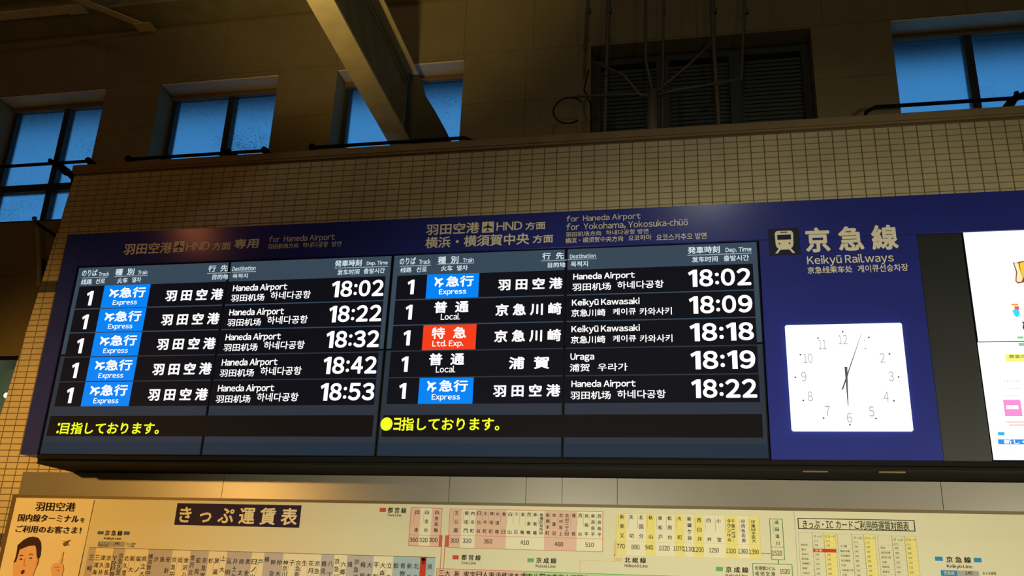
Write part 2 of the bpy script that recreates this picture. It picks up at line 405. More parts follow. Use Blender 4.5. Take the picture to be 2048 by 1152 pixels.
FTXT = [('き っ ぷ 運 賃 表', -3.791, -2.855, 2.14, 2.263, 1.2, 'cream'), ('京 急 線', -4.38, -4.236, 2.038, 2.076, 0.8, 'ink'), ('Keikyū-Line', -4.381, -4.239, 2.004, 2.027, 0.4, 'ink'), ('140', -4.287, -4.244, 1.974, 1.991, 0.3, 'ink'), ('京急線', -4.409, -4.341, 1.973, 1.989, 0.2, 'cream'), ('おとな運賃', -4.187, -4.114, 1.975, 1.99, 0.1, 'ink'), ('こども運賃', -4.184, -4.12, 1.959, 1.97, 0.1, 'ink'), ('都 営 線', -2.175, -2.038, 2.242, 2.28, 0.8, 'ink'), ('Toei-Line', -2.176, -2.071, 2.219, 2.237, 0.3, 'ink'), ('都 営 線', -1.618, -1.482, 1.936, 1.972, 0.8, 'ink'), ('Toei-Line', -1.619, -1.514, 1.909, 1.929, 0.3, 'ink'), ('京 成 線', -1.096, -0.959, 1.93, 1.967, 0.8, 'ink'), ('Keisei-Line', -1.098, -0.964, 1.902, 1.924, 0.3, 'ink'), ('北 総 線', -0.501, -0.361, 1.95, 1.985, 0.8, 'ink'), ('Hokusō-Line', -0.501, -0.349, 1.922, 1.944, 0.3, 'ink'), ('京 成 線', 0.151, 0.293, 1.907, 1.944, 0.8, 'ink'), ('Keisei-Line', 0.15, 0.286, 1.881, 1.9, 0.3, 'ink'), ('京 急 線', 1.494, 1.637, 2.006, 2.043, 0.9, 'ink'), ('Keikyū-Line', 1.493, 1.639, 1.97, 1.996, 0.4, 'ink'), ('140', 1.594, 1.637, 1.938, 1.958, 0.4, 'ink'), ('京急線', 1.47, 1.531, 1.933, 1.955, 0.2, 'cream'), ('おとな運賃', 1.696, 1.771, 1.94, 1.957, 0.1, 'ink'), ('360', -1.998, -1.936, 2.047, 2.077, 0.4, 'ink'), ('320', -1.928, -1.867, 2.047, 2.077, 0.4, 'ink'), ('300', -1.857, -1.795, 2.049, 2.079, 0.4, 'ink'), ('300', -1.704, -1.643, 2.049, 2.079, 0.4, 'ink'), ('320', -1.615, -1.554, 2.05, 2.08, 0.4, 'ink'), ('360', -1.466, -1.406, 2.049, 2.079, 0.4, 'ink'), ('410', -1.209, -1.149, 2.048, 2.077, 0.4, 'ink'), ('460', -0.974, -0.915, 2.043, 2.072, 0.4, 'ink'), ('510', -0.765, -0.707, 2.044, 2.073, 0.4, 'ink'), ('770', -0.553, -0.5, 2.039, 2.07, 0.3, 'ink'), ('880', -0.456, -0.402, 2.036, 2.067, 0.3, 'ink'), ('940', -0.365, -0.313, 2.036, 2.067, 0.3, 'ink'), ('1020', -0.276, -0.205, 2.034, 2.065, 0.3, 'ink'), ('1070', -0.181, -0.11, 2.034, 2.064, 0.3, 'ink'), ('1130', -0.12, -0.05, 2.032, 2.062, 0.3, 'ink'), ('1200', -0.055, 0.015, 2.03, 2.061, 0.3, 'ink'), ('1250', 0.049, 0.112, 2.029, 2.059, 0.3, 'ink'), ('1320', 0.157, 0.22, 2.027, 2.057, 0.3, 'ink'), ('1360', 0.234, 0.296, 2.027, 2.057, 0.3, 'ink'), ('1390', 0.303, 0.365, 2.026, 2.055, 0.3, 'ink'), ('1510', 0.446, 0.508, 2.021, 2.051, 0.3, 'ink'), ('1520', 0.489, 0.55, 1.909, 1.939, 0.3, 'ink'), ('空港第2ビル', 0.336, 0.461, 1.927, 1.952, 0.4, 'ink'), ('成 田 空 港', 0.335, 0.459, 1.893, 1.92, 0.4, 'ink'), ('きっぷ・IC カードご利用時運賃対照表', 0.65, 1.296, 2.194, 2.25, 0.3, 'ink')]
KEI = (['三崎口', '三浦海岸', '津久井浜', '京急長沢', 'YRP野比', '京急久里浜', '北久里浜', '新大津', '堀ノ内', '県立大学', '横須賀中央', '汐入', '逸見', '安針塚', '京急田浦', '追浜', '金沢八景', '金沢文庫', '能見台', '京急富岡', '杉田', '屏風浦', '上大岡', '弘明寺', '井土ヶ谷', '南太田', '黄金町', '日ノ出町', '戸部', '横浜', '神奈川', '仲木戸', '神奈川新町', '子安', '京急新子安', '生麦', '花月園前', '京急鶴見', '鶴見市場', '八丁畷', '京急川崎', '六郷土手', '雑色', '京急蒲田', '梅屋敷', '大森町', '平和島', '大森海岸', '立会川', '鮫洲', '青物横丁', '新馬場', '北品川', '品川', '泉岳寺'], -4.456, -1.839, 1.877, 1.887, 1.81, 1.913, [5, 10, 17, 22, 29, 40, 43, 53])
KEITOP = ((-4.507, 1.941), (-1.811, 1.949))
COLS = [('目黒', -1.955, 2.128, 2.25, 0.03, 0.3, 'ink'), ('白金台', -1.884, 2.13, 2.251, 0.03, 0.3, 'ink'), ('白金高輪', -1.812, 2.131, 2.252, 0.03, 0.3, 'ink'), ('芝公園', -1.669, 2.132, 2.25, 0.03, 0.3, 'ink'), ('御成門', -1.598, 2.132, 2.25, 0.03, 0.3, 'ink'), ('内幸町', -1.552, 2.131, 2.25, 0.029, 0.3, 'ink'), ('日比谷', -1.507, 2.131, 2.25, 0.029, 0.3, 'ink'), ('大手町', -1.463, 2.131, 2.25, 0.029, 0.3, 'ink'), ('神保町', -1.418, 2.13, 2.25, 0.029, 0.3, 'ink'), ('水道橋', -1.376, 2.13, 2.249, 0.029, 0.3, 'ink'), ('春日', -1.331, 2.13, 2.249, 0.029, 0.3, 'ink'), ('白山', -1.287, 2.13, 2.249, 0.029, 0.3, 'ink'), ('千石', -1.243, 2.129, 2.249, 0.029, 0.3, 'ink'), ('巣鴨', -1.198, 2.129, 2.249, 0.028, 0.3, 'ink'), ('西巣鴨', -1.155, 2.129, 2.249, 0.028, 0.3, 'ink'), ('新板橋', -1.111, 2.128, 2.249, 0.028, 0.3, 'ink'), ('板橋区役所前', -1.067, 2.128, 2.249, 0.028, 0.3, 'ink'), ('板橋本町', -1.024, 2.128, 2.248, 0.028, 0.3, 'ink'), ('本蓮沼', -0.981, 2.128, 2.248, 0.029, 0.3, 'ink'), ('志村坂上', -0.933, 2.127, 2.248, 0.028, 0.3, 'ink'), ('志村三丁目', -0.892, 2.127, 2.248, 0.028, 0.3, 'ink'), ('蓮根', -0.845, 2.127, 2.248, 0.028, 0.3, 'ink'), ('西台', -0.801, 2.126, 2.248, 0.028, 0.3, 'ink'), ('高島平', -0.758, 2.126, 2.248, 0.028, 0.3, 'ink'), ('新高島平', -0.714, 2.126, 2.248, 0.027, 0.3, 'ink'), ('西高島平', -0.67, 2.125, 2.247, 0.027, 0.3, 'ink'), ('新柴又', -0.518, 2.123, 2.246, 0.031, 0.3, 'ink'), ('矢切', -0.455, 2.123, 2.245, 0.031, 0.3, 'ink'), ('北国分', -0.391, 2.122, 2.245, 0.031, 0.3, 'ink'), ('秋山', -0.327, 2.121, 2.244, 0.03, 0.3, 'ink'), ('東松戸', -0.264, 2.12, 2.243, 0.03, 0.3, 'ink'), ('松飛台', -0.202, 2.12, 2.243, 0.03, 0.3, 'ink'), ('大町', -0.137, 2.119, 2.242, 0.03, 0.3, 'ink'), ('新鎌ヶ谷', -0.073, 2.118, 2.241, 0.03, 0.3, 'ink'), ('西白井', -0.009, 2.113, 2.234, 0.03, 0.3, 'ink'), ('白井', 0.053, 2.112, 2.233, 0.03, 0.3, 'ink'), ('小室', 0.117, 2.111, 2.232, 0.03, 0.3, 'ink'), ('タウン中央', 0.182, 2.111, 2.232, 0.026, 0.3, 'ink'), ('千葉ニュー', 0.209, 2.11, 2.231, 0.027, 0.3, 'ink'), ('印西牧の原', 0.273, 2.11, 2.231, 0.026, 0.3, 'ink'), ('印旛日本医大', 0.337, 2.109, 2.23, 0.026, 0.3, 'ink'), ('成田湯川', 0.486, 2.097, 2.229, 0.026, 0.3, 'ink'), ('三', -1.754, 1.846, 1.846, 0.042, 0.4, 'ink'), ('大', -1.709, 1.846, 1.846, 0.042, 0.4, 'ink'), ('新', -1.642, 1.845, 1.845, 0.042, 0.4, 'ink'), ('東', -1.576, 1.845, 1.845, 0.042, 0.4, 'ink'), ('宝', -1.533, 1.845, 1.845, 0.042, 0.4, 'ink'), ('日', -1.487, 1.845, 1.845, 0.042, 0.4, 'ink'), ('人', -1.444, 1.845, 1.845, 0.042, 0.4, 'ink'), ('東', -1.4, 1.845, 1.845, 0.042, 0.4, 'ink'), ('浅', -1.355, 1.845, 1.845, 0.042, 0.4, 'ink'), ('蔵', -1.313, 1.845, 1.845, 0.042, 0.4, 'ink'), ('浅', -1.269, 1.844, 1.844, 0.042, 0.4, 'ink'), ('本', -1.227, 1.844, 1.844, 0.042, 0.4, 'ink'), ('押', -1.18, 1.844, 1.844, 0.042, 0.4, 'ink'), ('曳', -1.138, 1.844, 1.844, 0.042, 0.4, 'ink'), ('八', -1.096, 1.844, 1.844, 0.042, 0.4, 'ink'), ('四', -1.051, 1.844, 1.844, 0.042, 0.4, 'ink'), ('立', -1.008, 1.844, 1.844, 0.042, 0.4, 'ink'), ('青', -0.968, 1.844, 1.844, 0.042, 0.4, 'ink'), ('高', -0.925, 1.844, 1.844, 0.042, 0.4, 'ink'), ('小', -0.883, 1.844, 1.844, 0.042, 0.4, 'ink'), ('江', -0.84, 1.843, 1.843, 0.042, 0.4, 'ink'), ('国', -0.798, 1.843, 1.843, 0.042, 0.4, 'ink'), ('市', -0.756, 1.843, 1.843, 0.042, 0.4, 'ink')]
FR = [(-3.824, -2.833, 2.126, 2.284, 'navy'), (-4.443, -4.393, 2.045, 2.068, 'blue'), (-4.224, -4.176, 2.046, 2.071, 'blue'), (-4.423, -4.335, 1.957, 1.993, 'slate'), (-4.335, -4.2, 1.957, 1.996, 'grey'), (1.429, 1.474, 2.015, 2.04, 'sky'), (1.654, 1.698, 2.012, 2.039, 'sky'), (1.454, 1.548, 1.925, 1.96, 'sky'), (1.548, 1.673, 1.923, 1.961, 'grey'), (-2.236, -2.189, 2.248, 2.276, 'red'), (-1.681, -1.638, 1.939, 1.967, 'red'), (-1.157, -1.113, 1.935, 1.96, 'green'), (-0.563, -0.519, 1.957, 1.98, 'tan'), (0.089, 0.133, 1.914, 1.941, 'green'), (-1.989, -1.93, 2.022, 2.28, 'pink'), (-1.93, -1.859, 2.024, 2.281, 'pale'), (-1.86, -1.788, 2.025, 2.283, 'pink')]
QT = {'toeiL': ((-1.995, 2.28), (-1.775, 2.281), (-2.009, 2.022), (-2.0, 2.095)), 'toeiR': ((-1.712, 2.28), (-0.644, 2.273), (-0.649, 2.014), (-1.721, 2.101), [-1.632, -1.53, -1.312, -1.046, -0.824]), 'hok': ((-0.554, 2.273), (0.379, 2.256), (0.369, 1.996), (-0.572, 2.086), [-0.489, -0.361, -0.298, -0.171, -0.107, -0.046], [0.018, 0.157, 0.236, 0.304]), 'g1': ((0.439, 2.253), (0.525, 2.25), (0.523, 1.993), (0.443, 2.074)), 'g2': ((0.32, 1.97), (0.568, 1.966)), 'tb': ((0.619, 2.264), (1.33, 2.253), (1.329, 2.19)), 'tab': [((0.617, 2.169), 0.847, 0.702, 0.773, 2.106), ((0.857, 2.165), 1.087, 0.944, 1.016, 2.102), ((1.101, 2.16), 1.332, 1.186, 1.261, 2.099)], 'redbar': (0.703, 0.843, 2.049, 2.07), 'rowsp': 0.029, 'bot': ((-1.785, 1.874), (-1.178, 1.873), (-0.565, 1.871)), 'stripe': (-1.772, -1.749), 'redsq': ((-1.792, -1.756, 2.023, 2.1), (-1.747, -1.712, 2.021, 2.098)), 'post': [(-5.192, 2.308), (-4.503, 2.31), (-4.534, 1.845), (-5.228, 1.831)], 'hair': [(-5.098, 1.818), (-5.092, 1.846), (-5.09, 1.889), (-5.095, 1.949), (-5.053, 1.989), (-5.013, 2.009), (-4.975, 2.015), (-4.935, 2.008), (-4.904, 1.976), (-4.891, 1.932), (-4.884, 1.878), (-4.897, 1.851), (-4.913, 1.878), (-4.928, 1.926), (-4.943, 1.95), (-4.997, 1.946), (-5.038, 1.929), (-5.068, 1.917), (-5.071, 1.884), (-5.077, 1.83)], 'face': [(-5.098, 1.818), (-5.077, 1.832), (-5.074, 1.884), (-5.068, 1.92), (-5.039, 1.931), (-4.998, 1.949), (-4.944, 1.953), (-4.927, 1.926), (-4.908, 1.867), (-4.896, 1.864), (-4.89, 1.813), (-4.9, 1.789), (-4.906, 1.759), (-4.915, 1.716), (-4.943, 1.673), (-4.988, 1.65), (-5.039, 1.664), (-5.078, 1.727), (-5.096, 1.78)], 'brow': [[(-5.061, 1.871), (-5.046, 1.881), (-5.025, 1.875), (-5.027, 1.869), (-5.044, 1.874), (-5.057, 1.866)], [(-4.982, 1.884), (-4.965, 1.892), (-4.944, 1.883), (-4.945, 1.878), (-4.963, 1.886), (-4.979, 1.878)]], 'eye': [[(-5.055, 1.847), (-5.042, 1.855), (-5.023, 1.849), (-5.038, 1.841)], [(-4.974, 1.857), (-4.961, 1.864), (-4.942, 1.858), (-4.957, 1.85)]], 'nose': [(-5.009, 1.805), (-4.999, 1.81), (-4.987, 1.806), (-4.988, 1.799), (-5.006, 1.798)], 'mouth': [(-5.02, 1.753), (-5.014, 1.767), (-4.996, 1.774), (-4.986, 1.765), (-4.988, 1.751), (-4.999, 1.74), (-5.012, 1.743)], 'hand': [(-4.714, 1.832), (-4.7, 1.91), (-4.69, 1.913), (-4.691, 1.832), (-4.671, 1.814), (-4.66, 1.782), (-4.666, 1.761), (-4.664, 1.739), (-4.652, 1.661), (-4.736, 1.658), (-4.747, 1.736), (-4.763, 1.763), (-4.774, 1.795), (-4.766, 1.817), (-4.748, 1.829)], 'plane': [(-4.732, 1.991), (-4.693, 1.986), (-4.651, 2.001), (-4.675, 1.979), (-4.665, 1.962), (-4.639, 1.96), (-4.68, 1.959), (-4.697, 1.951), (-4.704, 1.959), (-4.714, 1.97), (-4.698, 1.981)], 'ptxt': [('羽田空港', -5.011, -4.667, 2.207, 2.274, 0.4, 'ink'), ('国内線ターミナル', -5.143, -4.619, 2.124, 2.182, 0.4, 'ink'), ('を', -4.604, -4.569, 2.128, 2.163, 0.4, 'ink'), ('ご利用のお客さま！', -5.142, -4.581, 2.043, 2.096, 0.4, 'ink')]}
AD = {'c': [(1.706, 4.017), (1.694, 3.282), (1.689, 2.54)], 'j': (1.694, 3.279), 'bot': [(1.965, 3.798), (1.98, 3.792), (2.0, 3.8), (2.034, 3.804), (2.051, 3.804), (2.08, 3.797), (2.046, 3.702), (2.03, 3.657), (2.011, 3.661), (1.975, 3.654), (1.962, 3.671), (1.975, 3.734)], 'or': (1.923, 1.962, 3.512, 3.523), 're': (1.938, 1.964, 3.483, 3.506), 'cy': (1.923, 1.963, 3.436, 3.48), 'na': [(1.967, 3.413), (2.004, 3.398), (2.007, 3.282), (1.929, 3.278), (1.963, 3.31), (1.963, 3.365)], 'gr': [(1.928, 1.962, 3.299, 3.316), (1.928, 1.959, 3.249, 3.274)], 'ye': (1.844, 1.992, 3.155, 3.202), 'tx': [('黄 金 の ス', 1.862, 1.971, 3.178, 3.197), ('しくは', 1.796, 1.877, 2.653, 2.683)], 'lines': [(1.817, 1.903, 3.03, 3.037), (1.819, 1.899, 2.986, 2.992), (1.817, 1.878, 2.94, 2.948), (1.773, 1.812, 2.627, 2.633)], 'pk': (1.796, 1.891, 2.821, 2.92), 'pkw': (1.808, 1.875, 2.863, 2.886), 'ol': [(1.796, 1.894, 2.783, 2.788), (1.809, 1.891, 2.765, 2.77)], 'cy2': (1.742, 1.778, 2.706, 2.726), 'bl': (1.737, 1.92, 2.653, 2.683)}
# ------------------------------------------------------------------ room shell
def struct(mb, name, m, parent=None, **k):
    o = mb.build(name, m, parent, **k)
    if parent is None: o['kind'] = 'structure'
    return o
struct(MB().box(-12, 9, -11, 4.2, -0.1, 0), 'floor', M_CONC)
struct(MB().box(-12, 9, -11, 1.75, 8.3, 8.4), 'ceiling', M_ROOF)
struct(MB().box(-12, 9, -11.1, -11, 0, 8.3), 'wall_rear', M_WALL)
struct(MB().box(-12.1, -12, -11, 3.2, 0, 8.3), 'wall_left', M_WALL)
struct(MB().box(9, 9.1, -11, 1.2, 0, 8.3), 'wall_right', M_WALL)

# front wall: grout bed with a slightly battered left edge, tiles fixed on it one by one
def xedge(z): return -5.407 - (5.143 - z) * 0.0895
ZC = 5.155
XR = 3.4
wf = struct(MB().prism([(xedge(0), 0), (XR, 0), (XR, ZC), (xedge(ZC), ZC)], 'y', 0.0, 0.35), 'wall_front', M_GROUT)
tiles = []
for row in range(-44, 24):
    z1 = 2.9875 - 0.05 * row
    z0 = z1 - 0.05
    if z1 > ZC + 0.02: continue
    for i in range(-24, 70):
        x0 = -3.4388 + 0.1 * i
        x1 = x0 + 0.1
        if x0 > XR - 0.1: continue
        vis = (z1 > 4.36) or (x0 < -4.75) or False
        if not vis: continue
        if z0 < 1.7: continue
        xe = xedge((z0 + z1) / 2)
        if x1 < xe + 0.02: continue
        dark = row in (-23, -22, 19, 20)
        tiles.append((max(x0, xe) + 0.0025, x1 - 0.0025, z0 + 0.0025, min(z1, ZC) - 0.0025, dark))
camp = Vector((0, -6.43, 1.6))
def seen_size(t):
    x, z = (t[0] + t[1]) / 2, (t[2] + t[3]) / 2
    return (t[1] - t[0]) * (t[3] - t[2]) * (1.0 if x < 2.45 else 0.1) / (Vector((x, 0, z)) - camp).length ** 3
tiles.sort(key=seen_size, reverse=True)
tile_me = {}
def tile_mesh(w, h, m):
    k = (round(w, 3), round(h, 3), m.name)
    if k not in tile_me:
        b = 0.0015
        me = bpy.data.meshes.new('tile')
        a, c = w / 2, h / 2
        v = [(-a, 0, -c), (a, 0, -c), (a, 0, c), (-a, 0, c), (-a + b, -0.006, -c + b), (a - b, -0.006, -c + b), (a - b, -0.006, c - b), (-a + b, -0.006, c - b)]
        me.from_pydata(v, [], [(4, 5, 6, 7), (0, 1, 5, 4), (1, 2, 6, 5), (2, 3, 7, 6), (3, 0, 4, 7)])
        me.materials.append(m)
        tile_me[k] = me
    return tile_me[k]
for t in tiles[:300]:
    m = M_DTILE if t[4] else M_TILE
    o = bpy.data.objects.new('tile', tile_mesh(t[1] - t[0], t[3] - t[2], m))
    COL.objects.link(o)
    o.parent = wf
    o.location = ((t[0] + t[1]) / 2, -0.0005 - random.random() * 0.001, (t[2] + t[3]) / 2)
for dk in (False, True):
    V, F = [], []
    for t in tiles[300:]:
        if t[4] != dk: continue
        n = len(V); b = 0.0015; yy = -0.0005 - random.random() * 0.001
        x0, x1, z0, z1 = t[:4]
        V += [(x0, yy, z0), (x1, yy, z0), (x1, yy, z1), (x0, yy, z1), (x0 + b, yy - .006, z0 + b), (x1 - b, yy - .006, z0 + b), (x1 - b, yy - .006, z1 - b), (x0 + b, yy - .006, z1 - b)]
        F += [tuple(n + i for i in q) for q in ((4, 5, 6, 7), (0, 1, 5, 4), (1, 2, 6, 5), (2, 3, 7, 6), (3, 0, 4, 7))]
    if V:
        me = bpy.data.meshes.new('tile_field'); me.from_pydata(V, [], F); me.materials.append(M_DTILE if dk else M_TILE)
        tag(link('tile_field', me, wf), kind='stuff')

cap = MB().box(-5.41, XR, -0.02, 0.8, ZC, ZC + 0.02).box(-5.42, XR, -0.03, 0.8, ZC + 0.02, 5.235)
struct(cap, 'trim_1', M_CAP)

# back wall above the ledge: panels of 0.3 m with open joints, window openings left free
YW0, YW1 = 0.8, 1.1
wbm = MB().box(-9.6, 3.6, 1.11, 1.15, 3.72, 5.14).box(-9.6, 3.6, 1.11, 1.15, 6.66, 7.6)
for xa, xb in ((-9.6, -7.22), (-5.91, -5.315), (-3.98, -3.395), (-2.07, -0.89), (1.11, 1.745), (3.07, 3.6)):
    wbm.box(xa, xb, 1.11, 1.15, 5.14, 6.66)
wb = struct(wbm, 'wall_back', M_WALL)
WIN = [(-7.20, -5.93, 5.18, 6.59), (-5.295, -4.0, 5.18, 6.59), (-3.375, -2.09, 5.18, 6.59), (-0.87, 1.09, 5.18, 6.62), (1.765, 3.05, 5.18, 6.64)]
G = 0.0015
def panel(x0, x1, z0, z1):
    MB().box(x0 + G, x1 - G, YW0, YW1, z0 + G, z1 - G).build('panel', M_WALL, wb)
xs = [-9.6]
for w in WIN: xs += [w[0], w[1]]
xs.append(3.6)
for i in range(0, len(xs), 2):                     # piers between the windows
    a, b = xs[i], xs[i + 1]
    cuts = [a, b] if b - a < 1.0 else [a, (a + b) / 2, b]
    for c0, c1 in zip(cuts, cuts[1:]):
        panel(c0, c1, 6.09, 6.64)
        panel(c0, c1, 5.10, 6.09)
seam = [-9.6, -8.4, -7.2, -6.0, -4.65, -3.40, -2.10, -1.42, -1.0, 0.1, 1.2, 2.4, 3.6]
for a, b in zip(seam, seam[1:]):
    panel(a, b, 6.64, 7.6)
for w in WIN:                                      # filler over each opening up to the lintel joint
    if w[3] < 6.63:
        panel(w[0], w[1], w[3] - 0.0, 6.64)
for a, b in ((-9.6, -8.2), (-8.2, -6.9), (-6.9, -5.6), (-5.6, -4.6)):
    panel(a, b, 4.52, 5.10)
    panel(a, b, 3.70, 4.52)
struct(MB().box(-12, 9, 1.1, 1.2, 7.6, 8.3), 'wall_upper', M_ROOF)
struct(MB().box(-12, 9, 1.2, 2.1, 7.0, 7.12), 'trim_4', M_DARK)
struct(MB().box(3.6, 9, 0.8, 1.1, 0, 7.6), 'wall_back_right', M_WALL)
struct(MB().box(-12, -9.6, 0.8, 1.1, 3.7, 7.6), 'wall_back_left', M_WALL)
trim = MB().box(-9.6, -4.6, 0.76, 1.1, 3.66, 3.70)
struct(trim, 'trim_2', M_DARK)
# lit passage seen under the back wall
struct(MB().box(-11.9, -4, 3.2, 3.3, 0, 5.0), 'wall_passage', M_GREENW)

# windows: frame, mullion, transom, panes
def glass_mat():
    m = bpy.data.materials.new('dusty_window_glass'); m.use_nodes = True
    nt = m.node_tree; nt.nodes.clear()
    out = nt.nodes.new('ShaderNodeOutputMaterial')
    tr = nt.nodes.new('ShaderNodeBsdfRefraction'); tr.inputs['Color'].default_value = (0.97, 0.98, 1, 1); tr.inputs['Roughness'].default_value = 0.55; tr.inputs['IOR'].default_value = 1.25
    df = nt.nodes.new('ShaderNodeBsdfDiffuse'); df.inputs[0].default_value = (0.03, 0.04, 0.05, 1)
    gl = nt.nodes.new('ShaderNodeBsdfGlossy'); gl.inputs[0].default_value = (0.6, 0.6, 0.6, 1); gl.inputs['Roughness'].default_value = 0.15
    tc = nt.nodes.new('ShaderNodeTexCoord')
    nz = nt.nodes.new('ShaderNodeTexNoise'); nz.inputs['Scale'].default_value = 85; nz.inputs['Detail'].default_value = 3
    n2 = nt.nodes.new('ShaderNodeTexNoise'); n2.inputs['Scale'].default_value = 1.6
    nt.links.new(tc.outputs['Object'], nz.inputs['Vector']); nt.links.new(tc.outputs['Object'], n2.inputs['Vector'])
    ad = nt.nodes.new('ShaderNodeMath'); ad.operation = 'ADD'
    nt.links.new(nz.outputs[0], ad.inputs[0]); 
    ml = nt.nodes.new('ShaderNodeMath'); ml.operation = 'MULTIPLY'; ml.inputs[1].default_value = 0.45
    nt.links.new(n2.outputs[0], ml.inputs[0]); nt.links.new(ml.outputs[0], ad.inputs[1])
    cr = nt.nodes.new('ShaderNodeMapRange'); cr.inputs[1].default_value = 0.86; cr.inputs[2].default_value = 1.02; cr.inputs[3].default_value = 0.05; cr.inputs[4].default_value = 0.7
    nt.links.new(ad.outputs[0], cr.inputs[0])
    m1 = nt.nodes.new('ShaderNodeMixShader'); nt.links.new(cr.outputs[0], m1.inputs[0])
    nt.links.new(tr.outputs[0], m1.inputs[1]); nt.links.new(df.outputs[0], m1.inputs[2])
    m2 = nt.nodes.new('ShaderNodeMixShader'); m2.inputs[0].default_value = 0.03
    nt.links.new(m1.outputs[0], m2.inputs[1]); nt.links.new(gl.outputs[0], m2.inputs[2])
    nt.links.new(m2.outputs[0], out.inputs[0])
    return m
M_GLASS = glass_mat()
for n, w in enumerate(WIN):
    x0, x1, z0, z1 = w
    if n == 3: continue
    root = bpy.data.objects.new('window_%d' % (n + 1), None); COL.objects.link(root); root['kind'] = 'structure'
    root.location = ((x0 + x1) / 2, 1.1, z0)
    g = 0.005
    f = MB().box(x0 + g, x1 - g, 1.04, 1.105, z1 - 0.06, z1 - 0.022).box(x0 + g, x1 - g, 1.04, 1.12, z0 + g, z0 + 0.05)
    f.box(x0 + g, x0 + 0.05, 1.04, 1.12, z0 + 0.05, z1 - 0.06).box(x1 - 0.03, x1 - g, 1.04, 1.12, z0 + 0.05, z1 - 0.06)
    f.build('window_frame', M_FRAME, root)
    MB().box(x0 + g, x1 - g, 0.802, 1.0, z1 - 0.02, z1 - 0.004).build('bounce_soffit', M_BOUNCE, root)  # added strip under the lintel, bounce light put into its colour
    MB().box(x0 + g, x1 - g, 1.0, 1.038, z1 - 0.075, z1 - 0.004).build('window_head', M_HEADF, root)
    xm = (x0 + x1) / 2 + 0.03
    MB().box(xm - 0.035, xm + 0.035, 1.03, 1.12, z0 + 0.05, z1 - 0.06).build('mullion', M_FRAME, root)
    MB().box(x0 + 0.05, xm - 0.035, 1.03, 1.12, 5.56, 5.64).box(xm + 0.035, x1 - 0.03, 1.03, 1.12, 5.56, 5.64).build('transom', M_FRAME, root)
    for a, b in ((x0 + 0.05, xm - 0.035), (xm + 0.035, x1 - 0.03)):
        for c, d in ((z0 + 0.05, 5.56), (5.64, z1 - 0.06)):
            MB().box(a, b, 1.075, 1.08, c, d).build('pane', M_GLASS, root)

# louvred opening
x0, x1, z0, z1 = WIN[3]
lv = bpy.data.objects.new('window_4', None); COL.objects.link(lv); lv['kind'] = 'structure'; lv.location = (0.1, 1.1, z0)
f = MB().box(x0 + .005, x1 - .005, 1.0, 1.1, z1 - 0.09, z1 - .005).box(x0 + .005, x1 - .005, 1.0, 1.1, z0 + .005, z0 + 0.06)
f.box(x0 + .005, x0 + 0.07, 1.0, 1.1, z0 + 0.06, z1 - 0.09).box(x1 - 0.07, x1 - .005, 1.0, 1.1, z0 + 0.06, z1 - 0.09)
f.build('window_frame', M_LOUVF, lv)
for xm in (-0.22, 0.44):
    MB().box(xm - 0.06, xm + 0.06, 0.98, 1.1, z0 + 0.06, z1 - 0.09).build('mullion', M_LOUVF, lv)
MB().box(x0 + .01, x1 - .01, 1.12, 1.14, z0, z1).build('backing', M_DARK, lv)
bays = ((x0 + 0.07, -0.28), (-0.16, 0.38), (0.50, x1 - 0.07))
sl_me = {}
for bi, (a, b) in enumerate(bays):
    k = 0
    z = 5.30
    while z < z1 - 0.12:
        if bi not in sl_me:
            mb = MB(); h = (b - a) / 2 - 0.003
            mb.prism([(-0.016, -0.021), (-0.010, -0.021), (0.008, 0.020), (0.002, 0.020)], 'x', -h, h)
            o = mb.build('slat', M_LOUV, lv)
            sl_me[bi] = o.data
        else:
            o = bpy.data.objects.new('slat', sl_me[bi]); COL.objects.link(o); o.parent = lv
        o.location = Vector(((a + b) / 2, 1.05, z)) - Vector(lv.location)
        z += 0.042

# guard rails in front of the windows, ends bent down to the ledge
def rail(xa, xb, z, lab, ends, y=0.62, r=0.017):
    ra = empty('guard_rail', ((xa + xb) / 2, y, z), lab, 'rail', 'guard rails along the ledge')
    L = [(xa, y, 5.235), (xa, y, z - 0.12), (xa + 0.03, y, z - 0.04), (xa + 0.1, y, z)] if ends[0] == 'bent' else [(xa, y, z)]
    Rr_ = [(xb - 0.1, y, z), (xb - 0.03, y, z - 0.04), (xb, y, z - 0.12), (xb, y, 5.235)] if ends[1] == 'bent' else [(xb, y, z)]
    MB().tube(L + Rr_, r).build('rail_bar', M_DARK, ra, smooth=True)
    for xq, e in ((xa, ends[0]), (xb, ends[1])):
        if e == 'bent': MB().tube([(xq, y, 5.235), (xq, y, 5.247)], 0.04, 12).build('foot_plate', M_DARK, ra)
        else:
            MB().tube([(xq, y - 0.03, z), (xq, y, z), (xq, 0.80, z)], [0.030, 0.034, 0.02], 10).build('wall_clamp', M_DARK, ra, smooth=True)
rail(-7.3, -5.80, 5.64, 'dark guard rail before the window at the wall corner', ('wall', 'wall'))
rail(-5.36, -3.93, 5.632, 'dark guard rail before the fully visible two-pane window', ('wall', 'wall'))
rail(-3.45, -1.88, 5.632, 'dark guard rail passing behind the sloping steel beam', ('wall', 'bent'))
rail(-1.00, 1.20, 5.50, 'dark guard rail before the louvred opening', ('bent', 'bent'))
rail(1.42, 3.2, 5.675, 'dark guard rail before the window above the clock side', ('bent', 'wall'))
